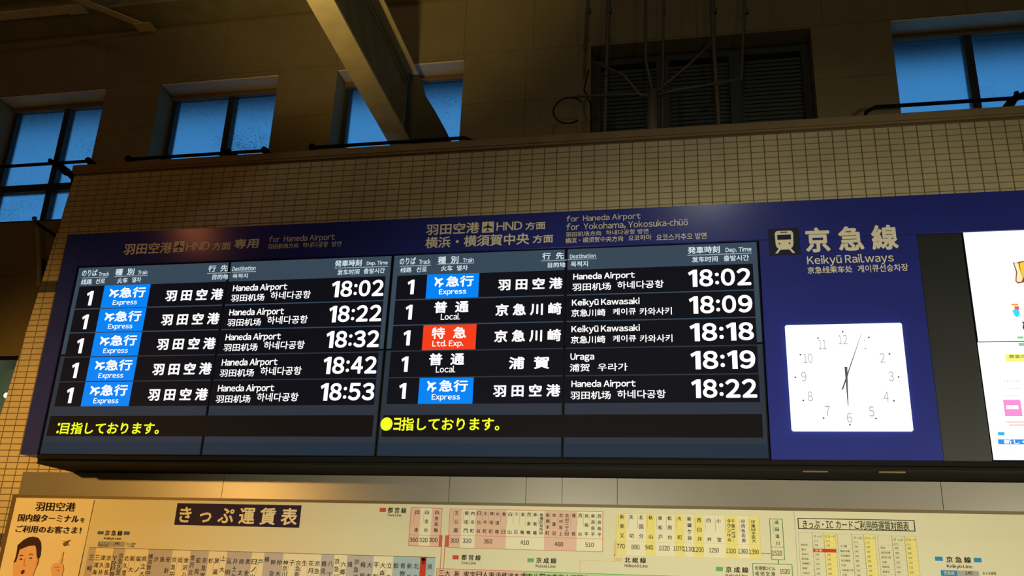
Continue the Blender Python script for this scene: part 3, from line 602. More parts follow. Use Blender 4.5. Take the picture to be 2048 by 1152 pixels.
# clamp arms lying on the rails
for (xa, za, xb, zb, lab) in ((-6.300, 5.748, -5.99, 5.50, 'forked dark bracket arm at the window by the wall corner'),
                              (-4.404, 5.737, -4.18, 5.56, 'forked dark bracket arm at the fully visible two-pane window'),
                              (2.68, 5.79, 2.50, 5.56, 'forked dark bracket arm at the window above the clock side')):
    a = empty('bracket_arm', (xb, 0.72, 5.235), lab, 'bracket', 'bracket arms behind the rails')
    s_ = 1 if xb > xa else -1
    mx_, mz_ = xa + s_ * 0.07, za - 0.07
    MB().tube([(mx_, 0.72, mz_), ((mx_ + xb) / 2, 0.72, (mz_ + zb) / 2), (xb, 0.72, zb), (xb + s_ * 0.05, 0.72, 5.235)], [0.034, 0.04, 0.045, 0.05]).build('arm', M_DARK, a, smooth=True)
    for q in (-0.035, 0.035):
        MB().tube([(xa + q * 1.1, 0.72, za), (xa + q, 0.72, za - 0.02), (mx_, 0.72, mz_)], [0.018, 0.024, 0.03]).build('fork', M_DARK, a, smooth=True)
# sloping steel beam (H section) coming from the back wall over the hall
def beam_z(y): return 5.676 - 0.067 * (y - 0.8)
bm_root = empty('steel_beam', (-2.64, 0.8, 5.676), 'long cream H-section steel beam crossing in front of a window', 'beam')
def sloped(x0, x1, za, zb, y0=-9.5, y1=0.79):
    mb = MB()
    mb.v = [(x, y, beam_z(y) + z) for x in (x0, x1) for y in (y0, y1) for z in (za, zb)]
    mb.f = [(0, 1, 3, 2), (4, 6, 7, 5), (0, 4, 5, 1), (2, 3, 7, 6), (0, 2, 6, 4), (1, 5, 7, 3)]
    return mb
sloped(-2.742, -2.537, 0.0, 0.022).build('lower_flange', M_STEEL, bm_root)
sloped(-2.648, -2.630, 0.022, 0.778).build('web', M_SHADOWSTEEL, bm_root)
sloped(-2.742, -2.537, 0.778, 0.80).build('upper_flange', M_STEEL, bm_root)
MB().tube([(-2.59, 0.74, 6.34), (-2.59, 0.0, 6.40), (-2.59, -4, 6.67), (-2.59, -9.4, 7.03)], 0.02).build('conduit', M_PIPE, bm_root)
MB().poly([(-2.62, 5.25), (-2.10, 5.25), (-2.12, 5.62), (-2.22, 5.82), (-2.33, 6.02), (-2.44, 6.2), (-2.5, 6.4), (-2.62, 6.45)], 0.78, 0.03).build('end_plate', M_PLATE_SHADE, bm_root)

# roof members near the top left
e1 = empty('eaves_beam', (-5, 0.6, 7.3), 'brown steel eaves beam running along the wall top', 'beam')
MB().box(-9.6, 3.6, 0.42, 0.79, 7.30, 7.32).build('lower_flange', M_SHADOWSTEEL, e1)
MB().box(-9.6, 3.6, 0.60, 0.62, 7.32, 7.62).build('web', M_SHADOWSTEEL, e1)
MB().box(-9.6, 3.6, 0.42, 0.79, 7.62, 7.64).build('upper_flange', M_SHADOWSTEEL, e1)
for k, (yy, zz, lab) in enumerate(((-0.35, 7.62, 'steel purlin closest to the wall top'), (-1.2, 7.75, 'steel purlin farther out from the wall under the roof'))):
    p = empty('purlin', (-5, yy, zz), lab, 'beam', 'purlins under the roof')
    MB().box(-9.6, 3.6, yy - 0.09, yy + 0.09, zz, zz + 0.015).build('lower_flange', M_STEEL, p)
    MB().box(-9.6, 3.6, yy - 0.01, yy + 0.01, zz + 0.015, zz + 0.2).build('web', M_SHADOWSTEEL, p)
def brace(p, q, w, z0, lab):
    b_ = empty('roof_brace', (q[0], q[1], z0), lab, 'brace', 'flat braces under the roof')
    d = Vector((q[0] - p[0], q[1] - p[1], 0)).normalized(); n = Vector((-d.y, d.x, 0)) * w
    mb = MB(); zq = q[2]; zp = p[2]
    mb.v = [(p[0] - n.x, p[1] - n.y, zp), (p[0] + n.x, p[1] + n.y, zp), (q[0] - n.x, q[1] - n.y, zq), (q[0] + n.x, q[1] + n.y, zq)]
    mb.v += [(x, y, z + 0.012) for x, y, z in mb.v]
    mb.f = [(0, 1, 3, 2), (4, 6, 7, 5), (0, 4, 5, 1), (1, 5, 7, 3), (3, 7, 6, 2), (2, 6, 4, 0)]
    mb.build('brace_bar', M_STEEL, b_)
    MB().box(q[0] - 0.1, q[0] + 0.1, q[1] - 0.07, q[1] + 0.07, zq - 0.008, zq - 0.002).build('gusset', M_STEEL, b_)
brace((-6.9, -0.9, 7.24), (-5.55, 0.70, 7.24), 0.045, 7.24, 'flat steel brace slanting down to the eaves beam')
brace((-8.4, 0.30, 7.22), (-6.08, 0.30, 7.22), 0.06, 7.22, 'flat steel brace running level from the frame corner')
brace((-5.95, 0.25, 7.26), (-4.6, -1.0, 7.26), 0.05, 7.26, 'flat steel brace rising away behind the eaves node')
# hanging conduits and the branching pipe in front of the louvres
RODS = [((-0.857, 8.3), (-0.857, 6.98), (-0.882, 6.344)), ((-0.671, 8.3), (-0.671, 6.96), (-0.71, 5.236)),
        ((-0.18, 8.3), (-0.183, 6.9), (-0.224, 5.236)), ((0.243, 8.3), (0.243, 6.86), (0.234, 6.34), (0.247, 5.45)),
        ((0.521, 8.3), (0.521, 6.83), (0.449, 5.896))]
lab = ['short pale conduit hanging left of the louvred opening', 'pale conduit running down past the left louvres to the ledge', 'thin conduit running down the centre of the louvres',
       'thick rusty conduit over the louvres between centre and right bay', 'thin pale conduit hanging over the right louvre bay']
for (pts, l, r) in zip(RODS, lab, (0.016, 0.018, 0.010, 0.020, 0.012)):
    c = empty('hanging_conduit', (pts[-1][0], 0.45, pts[-1][1]), l, 'conduit', 'conduits hanging before the louvres')
    MB().tube([(p[0], 0.45, p[1]) for p in pts], r).build('conduit_pipe', M_PIPE, c, smooth=True)
    zc = pts[1][1] - 0.25
    MB().tube([(pts[1][0], 0.45, zc), (pts[1][0], 0.45, zc + 0.05)], r * 1.6).build('coupling', M_PIPE, c)
bp = empty('branching_pipe', (-0.295, 0.34, 5.235), 'dim grey pipe stump with arms branching out before the louvres', 'pipe')
MB().tube([(-0.30, 0.34, 5.235), (-0.295, 0.34, 5.6), (-0.285, 0.34, 5.82)], [0.06, 0.05, 0.035]).build('trunk', M_PIPE, bp, smooth=True)
for pts in (((-0.381, 5.76), (-0.529, 5.98), (-0.792, 6.139)), ((-0.33, 5.76), (-0.402, 5.79), (-0.963, 5.805)), ((-0.25, 5.80), (-0.0, 6.02), (0.222, 6.239)), ((-0.26, 5.76), (-0.1, 5.80), (0.455, 5.86)), ((-0.29, 5.8), (-0.34, 6.1), (-0.343, 6.5), (-0.33, 6.95))):
    MB().tube([(p[0], 0.34, p[1]) for p in pts], 0.013).build('arm', M_PIPE, bp, smooth=True)
hk = empty('cable_loop', (-1.02, 0.6, 5.235), 'thin dark cable loops beside the left louvres', 'cable')
MB().tube([(-1.03 + 0.14 * math.cos(a), 0.55, 5.80 + 0.13 * math.sin(a)) for a in [math.pi * (0.2 + 0.1 * i) for i in range(16)]], 0.007, 6).build('cable', M_DARK, hk, smooth=True)
MB().tube([(-0.86, 0.55, 6.2), (-0.90, 0.55, 6.0), (-0.84, 0.55, 5.85), (-0.83, 0.55, 5.6), (-0.92, 0.55, 5.235)], 0.007, 6).build('cable', M_DARK, hk, smooth=True)

# bracket pipe beyond the tile corner and the far lamp
bk = empty('wall_bracket', (-6.1, 0.75, 4.4), 'bent brown pipe with a gusset beyond the tiled corner', 'bracket')
MB().tube([(-6.36, 0.72, 5.10), (-6.28, 0.70, 4.95), (-6.17, 0.70, 4.60), (-6.11, 0.70, 4.36)], 0.025).build('pipe', M_SHADOWSTEEL, bk, smooth=True)
MB().poly([(-6.16, 4.66), (-6.06, 4.56), (-6.06, 4.48), (-6.12, 4.40)], 0.74, 0.03).build('gusset', M_DARK, bk)
MB().tube([(-6.34, 0.72, 5.06), (-6.05, 0.74, 4.88)], 0.012).build('stay', M_DARK, bk)
lp = empty('passage_light', (-8.263, 3.1, 3.876), 'small bright round lamp in the passage past the tiled corner', 'lamp')
MB().tube([(-8.263, 3.2, 3.876), (-8.263, 3.10, 3.876)], 0.05, 12).build('base', M_DARK, lp)
MB().tube([(-8.263, 3.10, 3.876), (-8.263, 3.07, 3.876), (-8.263, 3.05, 3.876)], [0.032, 0.032, 0.015], 12).build('bulb', glow('bulb_white', (255, 255, 250), 6), lp)

# ------------------------------------------------------------------ overhead sign cabinet
YB = -0.607
X0, X1, Z0, Z1 = -4.839, 3.3, 2.555, 4.292
cab = empty('sign_cabinet', (-0.8, 0, Z0), 'long navy overhead sign cabinet holding screens and clock above the fare chart', 'sign')
MB().box(-4.80, X1, -0.458, -0.01, 2.512, Z1 - 0.06).build('body', M_UNDER, cab)
MB().box(X0, -4.694, YB, -0.46, Z0, Z1).build('side_casing', M_BLUE, cab, bevel=0.004)
MB().box(-4.694, X1, YB, -0.46, 4.014, Z1).build('header_panel', M_BLUE, cab, bevel=0.004)
MB().box(0.438, 1.425, YB, -0.46, Z0, 4.012).build('title_panel', M_BLUE, cab, bevel=0.003)
MB().box(1.427, 1.696, YB + 0.008, -0.46, Z0, 4.012).build('black_panel', M_BLACKP, cab, bevel=0.003)
MB().box(-4.694, X1, YB + 0.003, -0.46, 2.528, 2.553).build('bottom_rail', M_UNDER, cab)
MB().box(-4.68, X1, YB + 0.06, -0.46, 2.508, 2.526).build('underside_tray', M_DARK, cab)
for xa, xb in ((0.632, 0.78), (1.079, 1.231)):
    MB().box(xa, xb, -0.485, -0.465, 2.500, 2.507).build('slot_strip', M_BRASS, cab)
yf = YB - 0.001
for s in SIGN: lettering(cab, [s[:6]], yf, M_CREAMT)
for s in TITLE: lettering(cab, [s[:6]], yf, M_CREAMT)
for k in (0, 1):
    a, b, c, d = ICONS[k]
    ic = MB().rect(a, b, c, d, YB, 0.001).build('airport_symbol', M_CREAMT, cab)
    MB().poly(rotpts(PLANE, (a + b) / 2, (c + d) / 2, (b - a) * 0.43, (d - c) * 0.43, 0), YB - 0.0012, 0.0005).build('plane_mark', M_NAVYBOX, ic)
a, b, c, d = ICONS[2]
tr = MB().rect(a, b, c, d, YB, 0.001).build('train_symbol', M_NAVYBOX, cab)
a, b, c, d = ICONS[3]
w, h = b - a, d - c
def bx(u0, u1, v0, v1): return (a + u0 * w, a + u1 * w, c + v0 * h, c + v1 * h)
body = [(0.02, 0.40), (0.0, 0.88), (0.06, 0.97), (0.16, 1.0), (0.84, 1.0), (0.94, 0.97), (1.0, 0.88), (0.98, 0.40), (0.93, 0.28), (0.85, 0.22), (0.72, 0.16), (0.28, 0.16), (0.15, 0.22), (0.07, 0.28)]
mb = MB().poly([(a + p * w, c + q * h) for p, q in body], YB - 0.0012, 0.0006)
mb.poly([(a + p * w, c + q * h) for p, q in ((0.20, 0.24), (0.34, 0.24), (0.10, 0.0), (-0.04, 0.0))], YB - 0.0012, 0.0005)
mb.poly([(a + p * w, c + q * h) for p, q in ((0.66, 0.24), (0.80, 0.24), (1.04, 0.0), (0.90, 0.0))], YB - 0.0012, 0.0005)
mb.build('train_mark', M_CREAMT, tr)
mb = MB().rect(*bx(0.13, 0.87, 0.60, 0.82), YB - 0.0020, 0.0005).rect(*bx(0.31, 0.69, 0.91, 0.955), YB - 0.0020, 0.0005)
for u0 in (0.23, 0.77):
    mb.poly([(a + (u0 + 0.05 * math.cos(t * math.pi / 4)) * w, c + (0.43 + 0.04 * math.sin(t * math.pi / 4)) * h) for t in range(8)], YB - 0.0020, 0.0005)
mb.build('train_window', M_NAVYBOX, tr)

# ------------------------------------------------------------------ departure displays
def display(x0, xm, x1, heads, uls, rows, label, pitch):
    root = empty('departure_display', ((x0 + x1) / 2, YB, 2.556), label, 'display', 'departure displays in the sign cabinet')
    ys = YB + 0.004
    for a, b in ((x0, xm), (xm, x1)):
        for c, d in ((2.557, 3.299), (3.301, 4.008)):
            MB().box(a + 0.001, b - 0.001, ys, ys + 0.10, c, d).build('monitor', M_DARK, root, bevel=0.002)
            # lit picture area inside a thin bezel
            mb = MB().rect(a + 0.010, b - 0.010, c + 0.006, d - 0.006, ys, 0.0006)
            mb.build('picture', G_BAND if c > 3 else G_BAND2, root)
    t = 0.0012
    hd = []
    hb = MB()
    for a, b in ((x0 + 0.010, xm - 0.010), (xm + 0.010, x1 - 0.010)):
        hb.rect(a, b, 3.856, 4.002, ys, t)
    hp = hb.build('header_band', G_BAND, root)
    for h in heads: lettering(hp, [h[:6]], ys - 0.002, G_HEADT)
    mb = MB()
    for u in uls: mb.rect(u[0], u[1], u[2], u[3], ys - 0.0013, 0.0004)
    mb.build('underline', glow('screen_rule', (150, 165, 172), 1), hp)
    for k in range(5):
        zt = 3.848 - pitch * k
        zb = zt - (pitch - 0.0085)
        mb = MB()
        xa, xb = x0 + 0.045, x1 - 0.042
        g = 0.004
        mb.rect(xa, xm - 0.003, zb, zt, ys, t).rect(xm + 0.003, xb, zb, zt, ys, t)
        rp = mb.build('row_panel', G_ROW, root)
        mb = MB()
        rows[k](rp, -pitch * k, zt, zb, ys)
    mb = MB().rect(x0 + 0.03, x1 - 0.035, 2.690, 2.838, ys, t)
    tp = mb.build('ticker_band', G_TICK, root)
    mb = MB()
    for a, b in ((x0 + 0.010, xm - 0.010), (xm + 0.010, x1 - 0.010)):
        mb.rect(a, b, 2.563, 2.648, ys, t)
    mb.build('footer_band', G_FOOT, root)
    return root, tp, ys

def planemark(parent, s, dz, y):
    cx, cz = (s[1] + s[2]) / 2, (s[3] + s[4]) / 2 + dz
    MB().poly(rotpts(PLANE2, cx, cz, (s[2] - s[1]) * 0.60, (s[4] - s[3]) * 0.60, math.radians(42)), y, 0.0006).build('plane_mark', G_WHITE, parent)

def put(parent, items, dz, y, big=True):
    for s in items:
        if s[0] == 'PLANE': continue
        if s[0] == '1' or ':' in s[0]:
            digits(parent, s[0], s[1], s[2], s[3] + dz, s[4] + dz, y, G_TIME)
            continue
        lettering(parent, [(s[0], s[1], s[2], s[3] + dz, s[4] + dz, s[5])], y, G_TIME if ':' in s[0] else G_WHITE)

def badge(rp, xa, xb, zt, zb, ys, m):
    return MB().rect(xa, xb, zb, zt, ys - 0.0013, 0.0006).build('badge', m, rp)

def express(table, bx0, bx1):
    def f(rp, dz, zt, zb, ys):
        badge(rp, bx0, bx1, zt, zb, ys, G_BLUE)
        planemark(rp, [s for s in table if s[0] == 'PLANE'][0], dz, ys - 0.0022)
        put(rp, table, dz, ys - 0.0022)
    return f
def timed(s, x0, x1): return lambda: (s, x0, x1)
def rowB(table, time, bcol=None, base=0, extra=()):
    def f(rp, dz, zt, zb, ys):
        one = ROWB1[0]; tm = ROWB1[-1]
        if bcol: badge(rp, -1.852, -1.472, zt, zb, ys, bcol)
        put(rp, [one], dz, ys - 0.0022)
        put(rp, [(time,) + tm[1:]], dz, ys - 0.0022)
        put(rp, table, dz - base, ys - 0.0022)
        put(rp, extra, dz, ys - 0.0022)
        for s in table:
            if s[0] == 'PLANE': planemark(rp, s, dz - base, ys - 0.0022)
    return f
def rowA(time):
    t = [(time if s[0] == '18:02' else s[0],) + s[1:] for s in ROWA]
    return express(t, -4.42, -4.03)
PA, PB = 0.1895, 0.1885
d1, tk1, ys = display(-4.684, -3.401, -2.122, HEAD1, UL, [rowA(t) for t in ('18:02', '18:22', '18:32', '18:42', '18:53')],
                      'departure display of five blue-badged rows, 18:02 down to 18:53', PA)
m2 = [s for s in ROWB2]
ltd = [s for s in ROWB3]
r4 = [s for s in ROWB4]
express_in = [s for s in ROWB1[1:-1]]
d2, tk2, ys = display(-2.120, -0.859, 0.432, HEAD2, UL2,
    [rowB(express_in, '18:02', G_BLUE),
     rowB(m2, '18:09', None, base=-PB),
     rowB(ltd, '18:18', G_RED, base=-2 * PB, extra=[(s[0], s[1], s[2], s[3] + PB, s[4] + PB, s[5]) for s in m2[2:]]),
     rowB(r4, '18:19', None, base=-3 * PB, extra=[(s[0], s[1] - 0.01, s[2] - 0.01, s[3] + PB, s[4] + PB, s[5]) for s in m2[:2]]),
     rowB(express_in, '18:22', G_BLUE)],
    'departure display with local rows and one red-badged row, 18:02 to 18:22', PB)
T = TICK
lettering(tk1, [T[0][:6]], ys - 0.0022, G_YEL); lettering(tk1, [T[4][:6]], ys - 0.0022, G_YEL)
lettering(tk2, [T[1][:6], T[2][:6]], ys - 0.0022, G_YEL)
a, b, c, d = T[3][1:5]
MB().poly([((a + b) / 2 + (b - a) / 2 * math.cos(t * math.pi / 14), (c + d) / 2 + (d - c) / 2 * math.sin(t * math.pi / 14)) for t in range(28)], ys - 0.0022, 0.0005).build('ticker_dot', G_YEL, tk2)

# ------------------------------------------------------------------ clock
yc = YB - 0.02
ck = empty('wall_clock', (0.92, YB, 2.728), 'square back-lit white clock with thin grey numerals on the navy panel', 'clock')
MB().box(0.568, 1.272, yc, YB - 0.001, 2.728, 3.411).build('case', G_CLK, ck, bevel=0.006)
lettering_items = []
for n, x, z in CLK:
    hw = 0.015 * len(n) if n != '1' else 0.006
    if n == '11': hw = 0.024
    if n in ('10', '12'): hw = 0.028
    lettering(ck, [(n, x - hw, x + hw, z - 0.031, z + 0.031, 0)], yc - 0.001, G_CNUM, 'numeral')
for x, z in DOT:
    MB().poly([(x + 0.0058 * math.cos(t * math.pi / 4), z + 0.0058 * math.sin(t * math.pi / 4)) for t in range(8)], yc, 0.001).build('hour_dot', M_DOT, ck)
def hand(name, tail, tip, w0, w1, y):
    tx, tz = tail; px, pz = tip
    L = math.hypot(px - tx, pz - tz); nx, nz = -(pz - tz) / L, (px - tx) / L
    MB().poly([(tx + nx * w0, tz + nz * w0), (px + nx * w1, pz + nz * w1), (px - nx * w1, pz - nz * w1), (tx - nx * w0, tz - nz * w0)], y, 0.002).build(name, M_HAND, ck)
hand('hour_hand', HAND[1], HAND[2], 0.0085, 0.002, yc - 0.003)
hand('minute_hand', HAND[3], HAND[4], 0.0045, 0.0010, yc - 0.006)
cx, cz = HAND[0]
MB().poly([(cx + 0.009 * math.cos(t * math.pi / 6), cz + 0.009 * math.sin(t * math.pi / 6)) for t in range(12)], yc - 0.001, 0.008).build('hub', M_HAND, ck)

# ------------------------------------------------------------------ advertising screens
def pos(s): return s
AX = 2.98
up = empty('advert_screen', (2.3, YB, 3.283), 'upper lit white advert screen with an orange drawing', 'screen', 'advert screens beside the clock panel')
lo = empty('advert_screen', (2.3, YB, 2.556), 'lower lit white advert screen with a pink square', 'screen', 'advert screens beside the clock panel')
MB().box(1.700, AX, YB + 0.004, -0.47, 3.284, 4.012).build('monitor', M_DARK, up)
MB().box(1.706, AX, YB, YB + 0.004, 3.286, 4.012).build('picture', G_AD, up)
MB().box(1.698, AX, YB + 0.004, -0.47, 2.556, 3.281).build('monitor', M_DARK, lo)
MB().box(1.700, AX, YB, YB + 0.004, 2.562, 3.279).build('picture', G_AD, lo)
Q = AD
def adpoly(pts, nm, rgb, par, name='print'): return MB().poly(pts, YB, 0.0012).build(name, glow(nm, rgb, 1.0), par)
def adrect(r, nm, rgb, par, name='print', lay=0): return MB().rect(r[0], r[1], r[2], r[3], YB - 0.0012 * lay, 0.0012).build(name, glow(nm, rgb, 1.0), par)
adpoly([(1.968, 3.798), (1.985, 3.792), (2.003, 3.80), (2.034, 3.804), (2.16, 3.80), (2.13, 3.70), (2.11, 3.655), (2.011, 3.661), (1.978, 3.654), (1.966, 3.671), (1.978, 3.734)], 'advert_outline', (150, 85, 30), up, 'drawing')
MB().poly([(1.975, 3.79), (1.999, 3.79), (2.002, 3.74), (2.012, 3.69), (2.0, 3.666), (1.98, 3.664), (1.973, 3.675), (1.985, 3.734)], YB - 0.0012, 0.0006).build('drawing', glow('advert_cream', (255, 240, 190), 1), up)
MB().poly([(2.007, 3.79), (2.03, 3.797), (2.15, 3.79), (2.12, 3.70), (2.10, 3.67), (2.03, 3.672), (2.013, 3.70), (2.005, 3.74)], YB - 0.0012, 0.0006).build('drawing', glow('advert_orange', (255, 205, 60), 1), up)
adrect(Q['or'], 'advert_amber', (250, 160, 60), up); adrect(Q['re'], 'advert_red', (245, 95, 90), up)
adpoly([(1.923, 3.478), (1.932, 3.486), (1.955, 3.484), (1.965, 3.470), (1.960, 3.448), (1.945, 3.435), (1.932, 3.445)], 'advert_cyan', (60, 225, 245), up)
adpoly([(1.967, 3.408), (2.02, 3.395), (2.1, 3.39), (2.1, 3.288), (1.975, 3.290), (1.968, 3.31), (1.975, 3.345), (1.965, 3.37), (1.974, 3.39)], 'advert_navy', (45, 60, 130), up)
adrect((1.928, 1.962, 3.299, 3.312), 'advert_green', (120, 220, 140), up)
adrect((1.93, 1.965, 3.252, 3.272), 'advert_green', (120, 220, 140), lo)
adrect(Q['ye'], 'advert_yellow', (252, 250, 130), lo)
lettering(lo, [('黄金のス', 1.864, 1.992, 3.176, 3.197, 0.4)], YB - 0.0016, glow('advert_ink', (70, 75, 60), 1))
for r in Q['lines']:
    n = 6
    for i in range(1): lettering(lo, [('・・・・・・', r[0], r[1], r[2] - 0.001, r[3] + 0.001, 0.5)], YB - 0.0006, glow('advert_grey', (120, 125, 130), 1), 'small_print')
adrect(Q['pk'], 'advert_pink', (255, 150, 220), lo, 'pink_square'); MB().rect(Q['pkw'][0], Q['pkw'][1], Q['pkw'][2], Q['pkw'][3], YB - 0.0013, 0.0006).build('white_bar', G_AD, lo)
for r in Q['ol']: adrect(r, 'advert_salmon', (245, 170, 140), lo, 'rule')
adrect(Q['cy2'], 'advert_teal', (60, 190, 225), lo)
adrect((1.737, 1.99, 2.653, 2.683), 'advert_blue', (50, 150, 240), lo, 'blue_bar')
lettering(lo, [('新しく使い', 1.768, 1.99, 2.655, 2.681, 0.8)], YB - 0.0016, G_AD)

# ------------------------------------------------------------------ steel cover strip between sign and fare chart
st = struct(MB().box(-5.21, 3.3, -0.05, -0.012, 2.335, 2.505), 'trim_3', M_UNDER)
jx = [-5.23, -3.498, -1.745, -1.19, -0.935, -0.553, 1.523, 3.3]
for a, b in zip(jx, jx[1:]):
    mb = MB()
    dy = random.uniform(-0.001, 0.001)
    mb.box(a + 0.0015, b - 0.0015, -0.060 + dy, -0.052, 2.325, 2.508)
    mb.build('panel', M_STRIP, st, bevel=0.0015)

# ------------------------------------------------------------------ fare chart
YF = -0.10
fc = empty('fare_chart', (-1.0, -0.05, 0.95), 'wide cream fare chart board with station tables under the steel strip', 'sign')
MB().box(-5.235, 3.3, YF + 0.002, -0.015, 0.95, 2.318).build('board', M_DARK, fc)
MB().box(-5.205, 3.3, YF, YF + 0.002, 0.96, 2.305).build('sheet', M_CHART, fc)
MB().box(-5.24, 3.3, YF - 0.0038, YF + 0.004, 2.305, 2.325).build('top_frame', mat('bronze_frame', (96, 78, 50), 0.5, metal=0.4), fc)
MB().box(-5.24, -5.205, YF - 0.0038, YF + 0.004, 0.95, 2.305).build('side_frame', MATS['bronze_frame'], fc)
for xx in (0.598,): MB().box(xx, xx + 0.003, YF - 0.0008, YF, 0.96, 2.30).build('sheet_joint', INK['grey'], fc)
y1, y2, y3 = YF, YF - 0.0012, YF - 0.0022
def flat(par, r, col, y=y1, t=0.0008, name='colour_patch'): return MB().rect(r[0], r[1], r[2], r[3], y, t).build(name, INK[col], par)
for r in FR: flat(fc, r, r[4], name='line_marker' if r[4] in ('blue', 'sky', 'red', 'green', 'tan') else 'colour_patch')
# main table of the home line
(kx0, kz0), (kx1, kz1) = KEITOP
names, ka, kb, kza, kzb, kzlow, kzhi, high = KEI
N = len(names)
dx = (kb - ka) / (N - 1)
kz = 1.947
home = flat(fc, (ka - dx * 0.75, kb + dx * 0.75, 1.0, kz), 'pale', name='station_table')
bands = [(0, 0, 'bgrey'), (4, 5, 'bgrey'), (10, 13, 'bgrey'), (17, 19, 'bgrey'), (23, 26, 'bgrey'), (29, 31, 'bgrey'), (38, 39, 'bgrey'), (42, 45, 'bgrey'), (49, 54, 'lightblue')]
for a, b, c in bands:
    flat(home, (ka + dx * (a - 0.5) - (dx * .25 if a == 0 else 0), ka + dx * (b + 0.5) + (dx * .25 if b == 54 else 0), 1.0, kz), c, y1 - 0.0008, name='column_band')
flat(home, (ka + dx * 52.55, ka + dx * 53.45, 1.0, kz), 'dred', y2 - 0.0004, name='column_band')
flat(home, (ka + dx * 52.72, ka + dx * 53.28, 1.905, kz - 0.006), 'cream', y2 - 0.0009, 0.0003, name='column_band')
flat(home, (ka - dx * 0.75, kb + dx * 0.75, kz, kz + 0.003), 'ink', y1, 0.001, name='table_rule')
def column(par, s, X, Ztop, Zbot, w, bold, m, h=None):
    k = len(s); it = []
    for i, ch in enumerate(s):
        if ch == 'ー': ch = 'l'
        z = (Ztop + Zbot) / 2 if k == 1 else Ztop + (Zbot - Ztop) * i / (k - 1)
        p = abs(Zbot - Ztop) / max(1, k - 1)
        hh = min(w * 0.92, p * 0.9) if k > 1 else w * 0.92
        if h: hh = h
        ww = 0.06 if ch == 'l' else 0.46
        it.append((ch, X - w * ww, X + w * ww, z - hh / 2, z + hh / 2, bold))
    return it
rules = MB(); items = []; reds = []
for i, s in enumerate(names):
    X = ka + dx * i
    zt = kza + (kzb - kza) * i / (N - 1) + (0.018 if i in high else 0)
    span = 0.155
    it = column(home, s, X, zt, zt - span * (1 if len(s) > 1 else 0), 0.040, 0.35, None)
    it = [q for q in it if q[4] > 1.76]
    lettering(home, it, y3 - (0.0006 if i == 53 else 0), INK['dred' if i == 53 else 'ink'], 'station_name')
    rules.rect(X - 0.0245, X - 0.0235, zt - 0.085, zt + 0.020, y2, 0.0003)
rules.build('name_rule', INK['ink'], home)
# city subway tables
(tx0, tz), _, (txb, tzb), (_, tmid) = Q4 = (QT['toeiL'][0], QT['toeiL'][1], QT['toeiL'][2], QT['toeiL'][3])
L = flat(fc, (-2.003, -1.777, 2.022, 2.281), 'pink', y1, 0.0005, 'fare_table')
flat(L, (-1.932, -1.850, 2.022, 2.281), 'pale', y1 - 0.0005, 0.0005, 'column_band')
MB().frame(-2.005, -1.775, 2.020, 2.283, 0.003, y2).rect(-2.005, -1.775, 2.094, 2.096, y2).build('table_rule', INK['redline'], L)
MB().rect(-1.786, -1.762, 2.02, 2.098, y2, 0.0008).rect(-1.742, -1.712, 2.02, 2.098, y2, 0.0008).rect(-1.766, -1.762, 1.87, 2.03, y2, 0.0008).rect(-1.742, -1.738, 1.87, 2.03, y2, 0.0008).build('route_line', INK['redline'], fc)
Rr = flat(fc, (-1.718, -0.648, 2.016, 2.277), 'pale', y1, 0.0005, 'fare_table')
tr_ = QT['toeiR'][4]
for a, b in ((-1.716, tr_[0]), (tr_[1], tr_[2]), (tr_[3], tr_[4])):
    flat(Rr, (a, b, 2.018, 2.275), 'pink', y1 - 0.0005, 0.0005, 'column_band')
MB().frame(-1.72, -0.646, 2.014, 2.279, 0.003, y2).rect(-1.72, -0.646, 2.098, 2.100, y2).build('table_rule', INK['redline'], Rr)
# northern line table
hk_ = QT['hok']
H = flat(fc, (-0.556, 0.376, 1.998, 2.266), 'pale', y1, 0.0005, 'fare_table')
h1, h2 = hk_[4], hk_[5]
for a, b in ((-0.554, h1[0]), (h1[1], h1[2]), (h1[3], h1[4]), (h1[5], h2[0]), (h2[1], h2[2]), (h2[3], 0.374)):
    flat(H, (a, b, 2.0, 2.264), 'yellow', y1 - 0.0005, 0.0005, 'column_band')
MB().frame(-0.558, 0.378, 1.996, 2.268, 0.002, y2).rect(-0.556, 0.376, 2.085, 2.087, y2).build('table_rule', INK['tan'], H)
MB().rect(-0.572, -0.558, 1.99, 2.09, y2, 0.0006).rect(-0.572, -0.568, 1.955, 2.0, y2, 0.0006).rect(-0.80, -0.568, 1.955, 1.958, y2, 0.0006).rect(-0.80, -0.797, 1.87, 1.957, y2, 0.0006).build('route_line', INK['tan'], fc)
Gt = MB().frame(0.441, 0.525, 1.994, 2.253, 0.004, y2).rect(0.441, 0.525, 2.072, 2.075, y2).build('station_box', INK['darkgreen'], fc)
MB().frame(0.320, 0.568, 1.80, 1.970, 0.004, y2).rect(0.480, 0.486, 1.97, 1.994, y2).rect(0.378, 0.441, 2.030, 2.034, y2).build('station_box', INK['darkgreen'], fc)
MB().frame(0.619, 1.332, 2.190, 2.260, 0.005, y2).build('title_box', INK['ink'], fc)
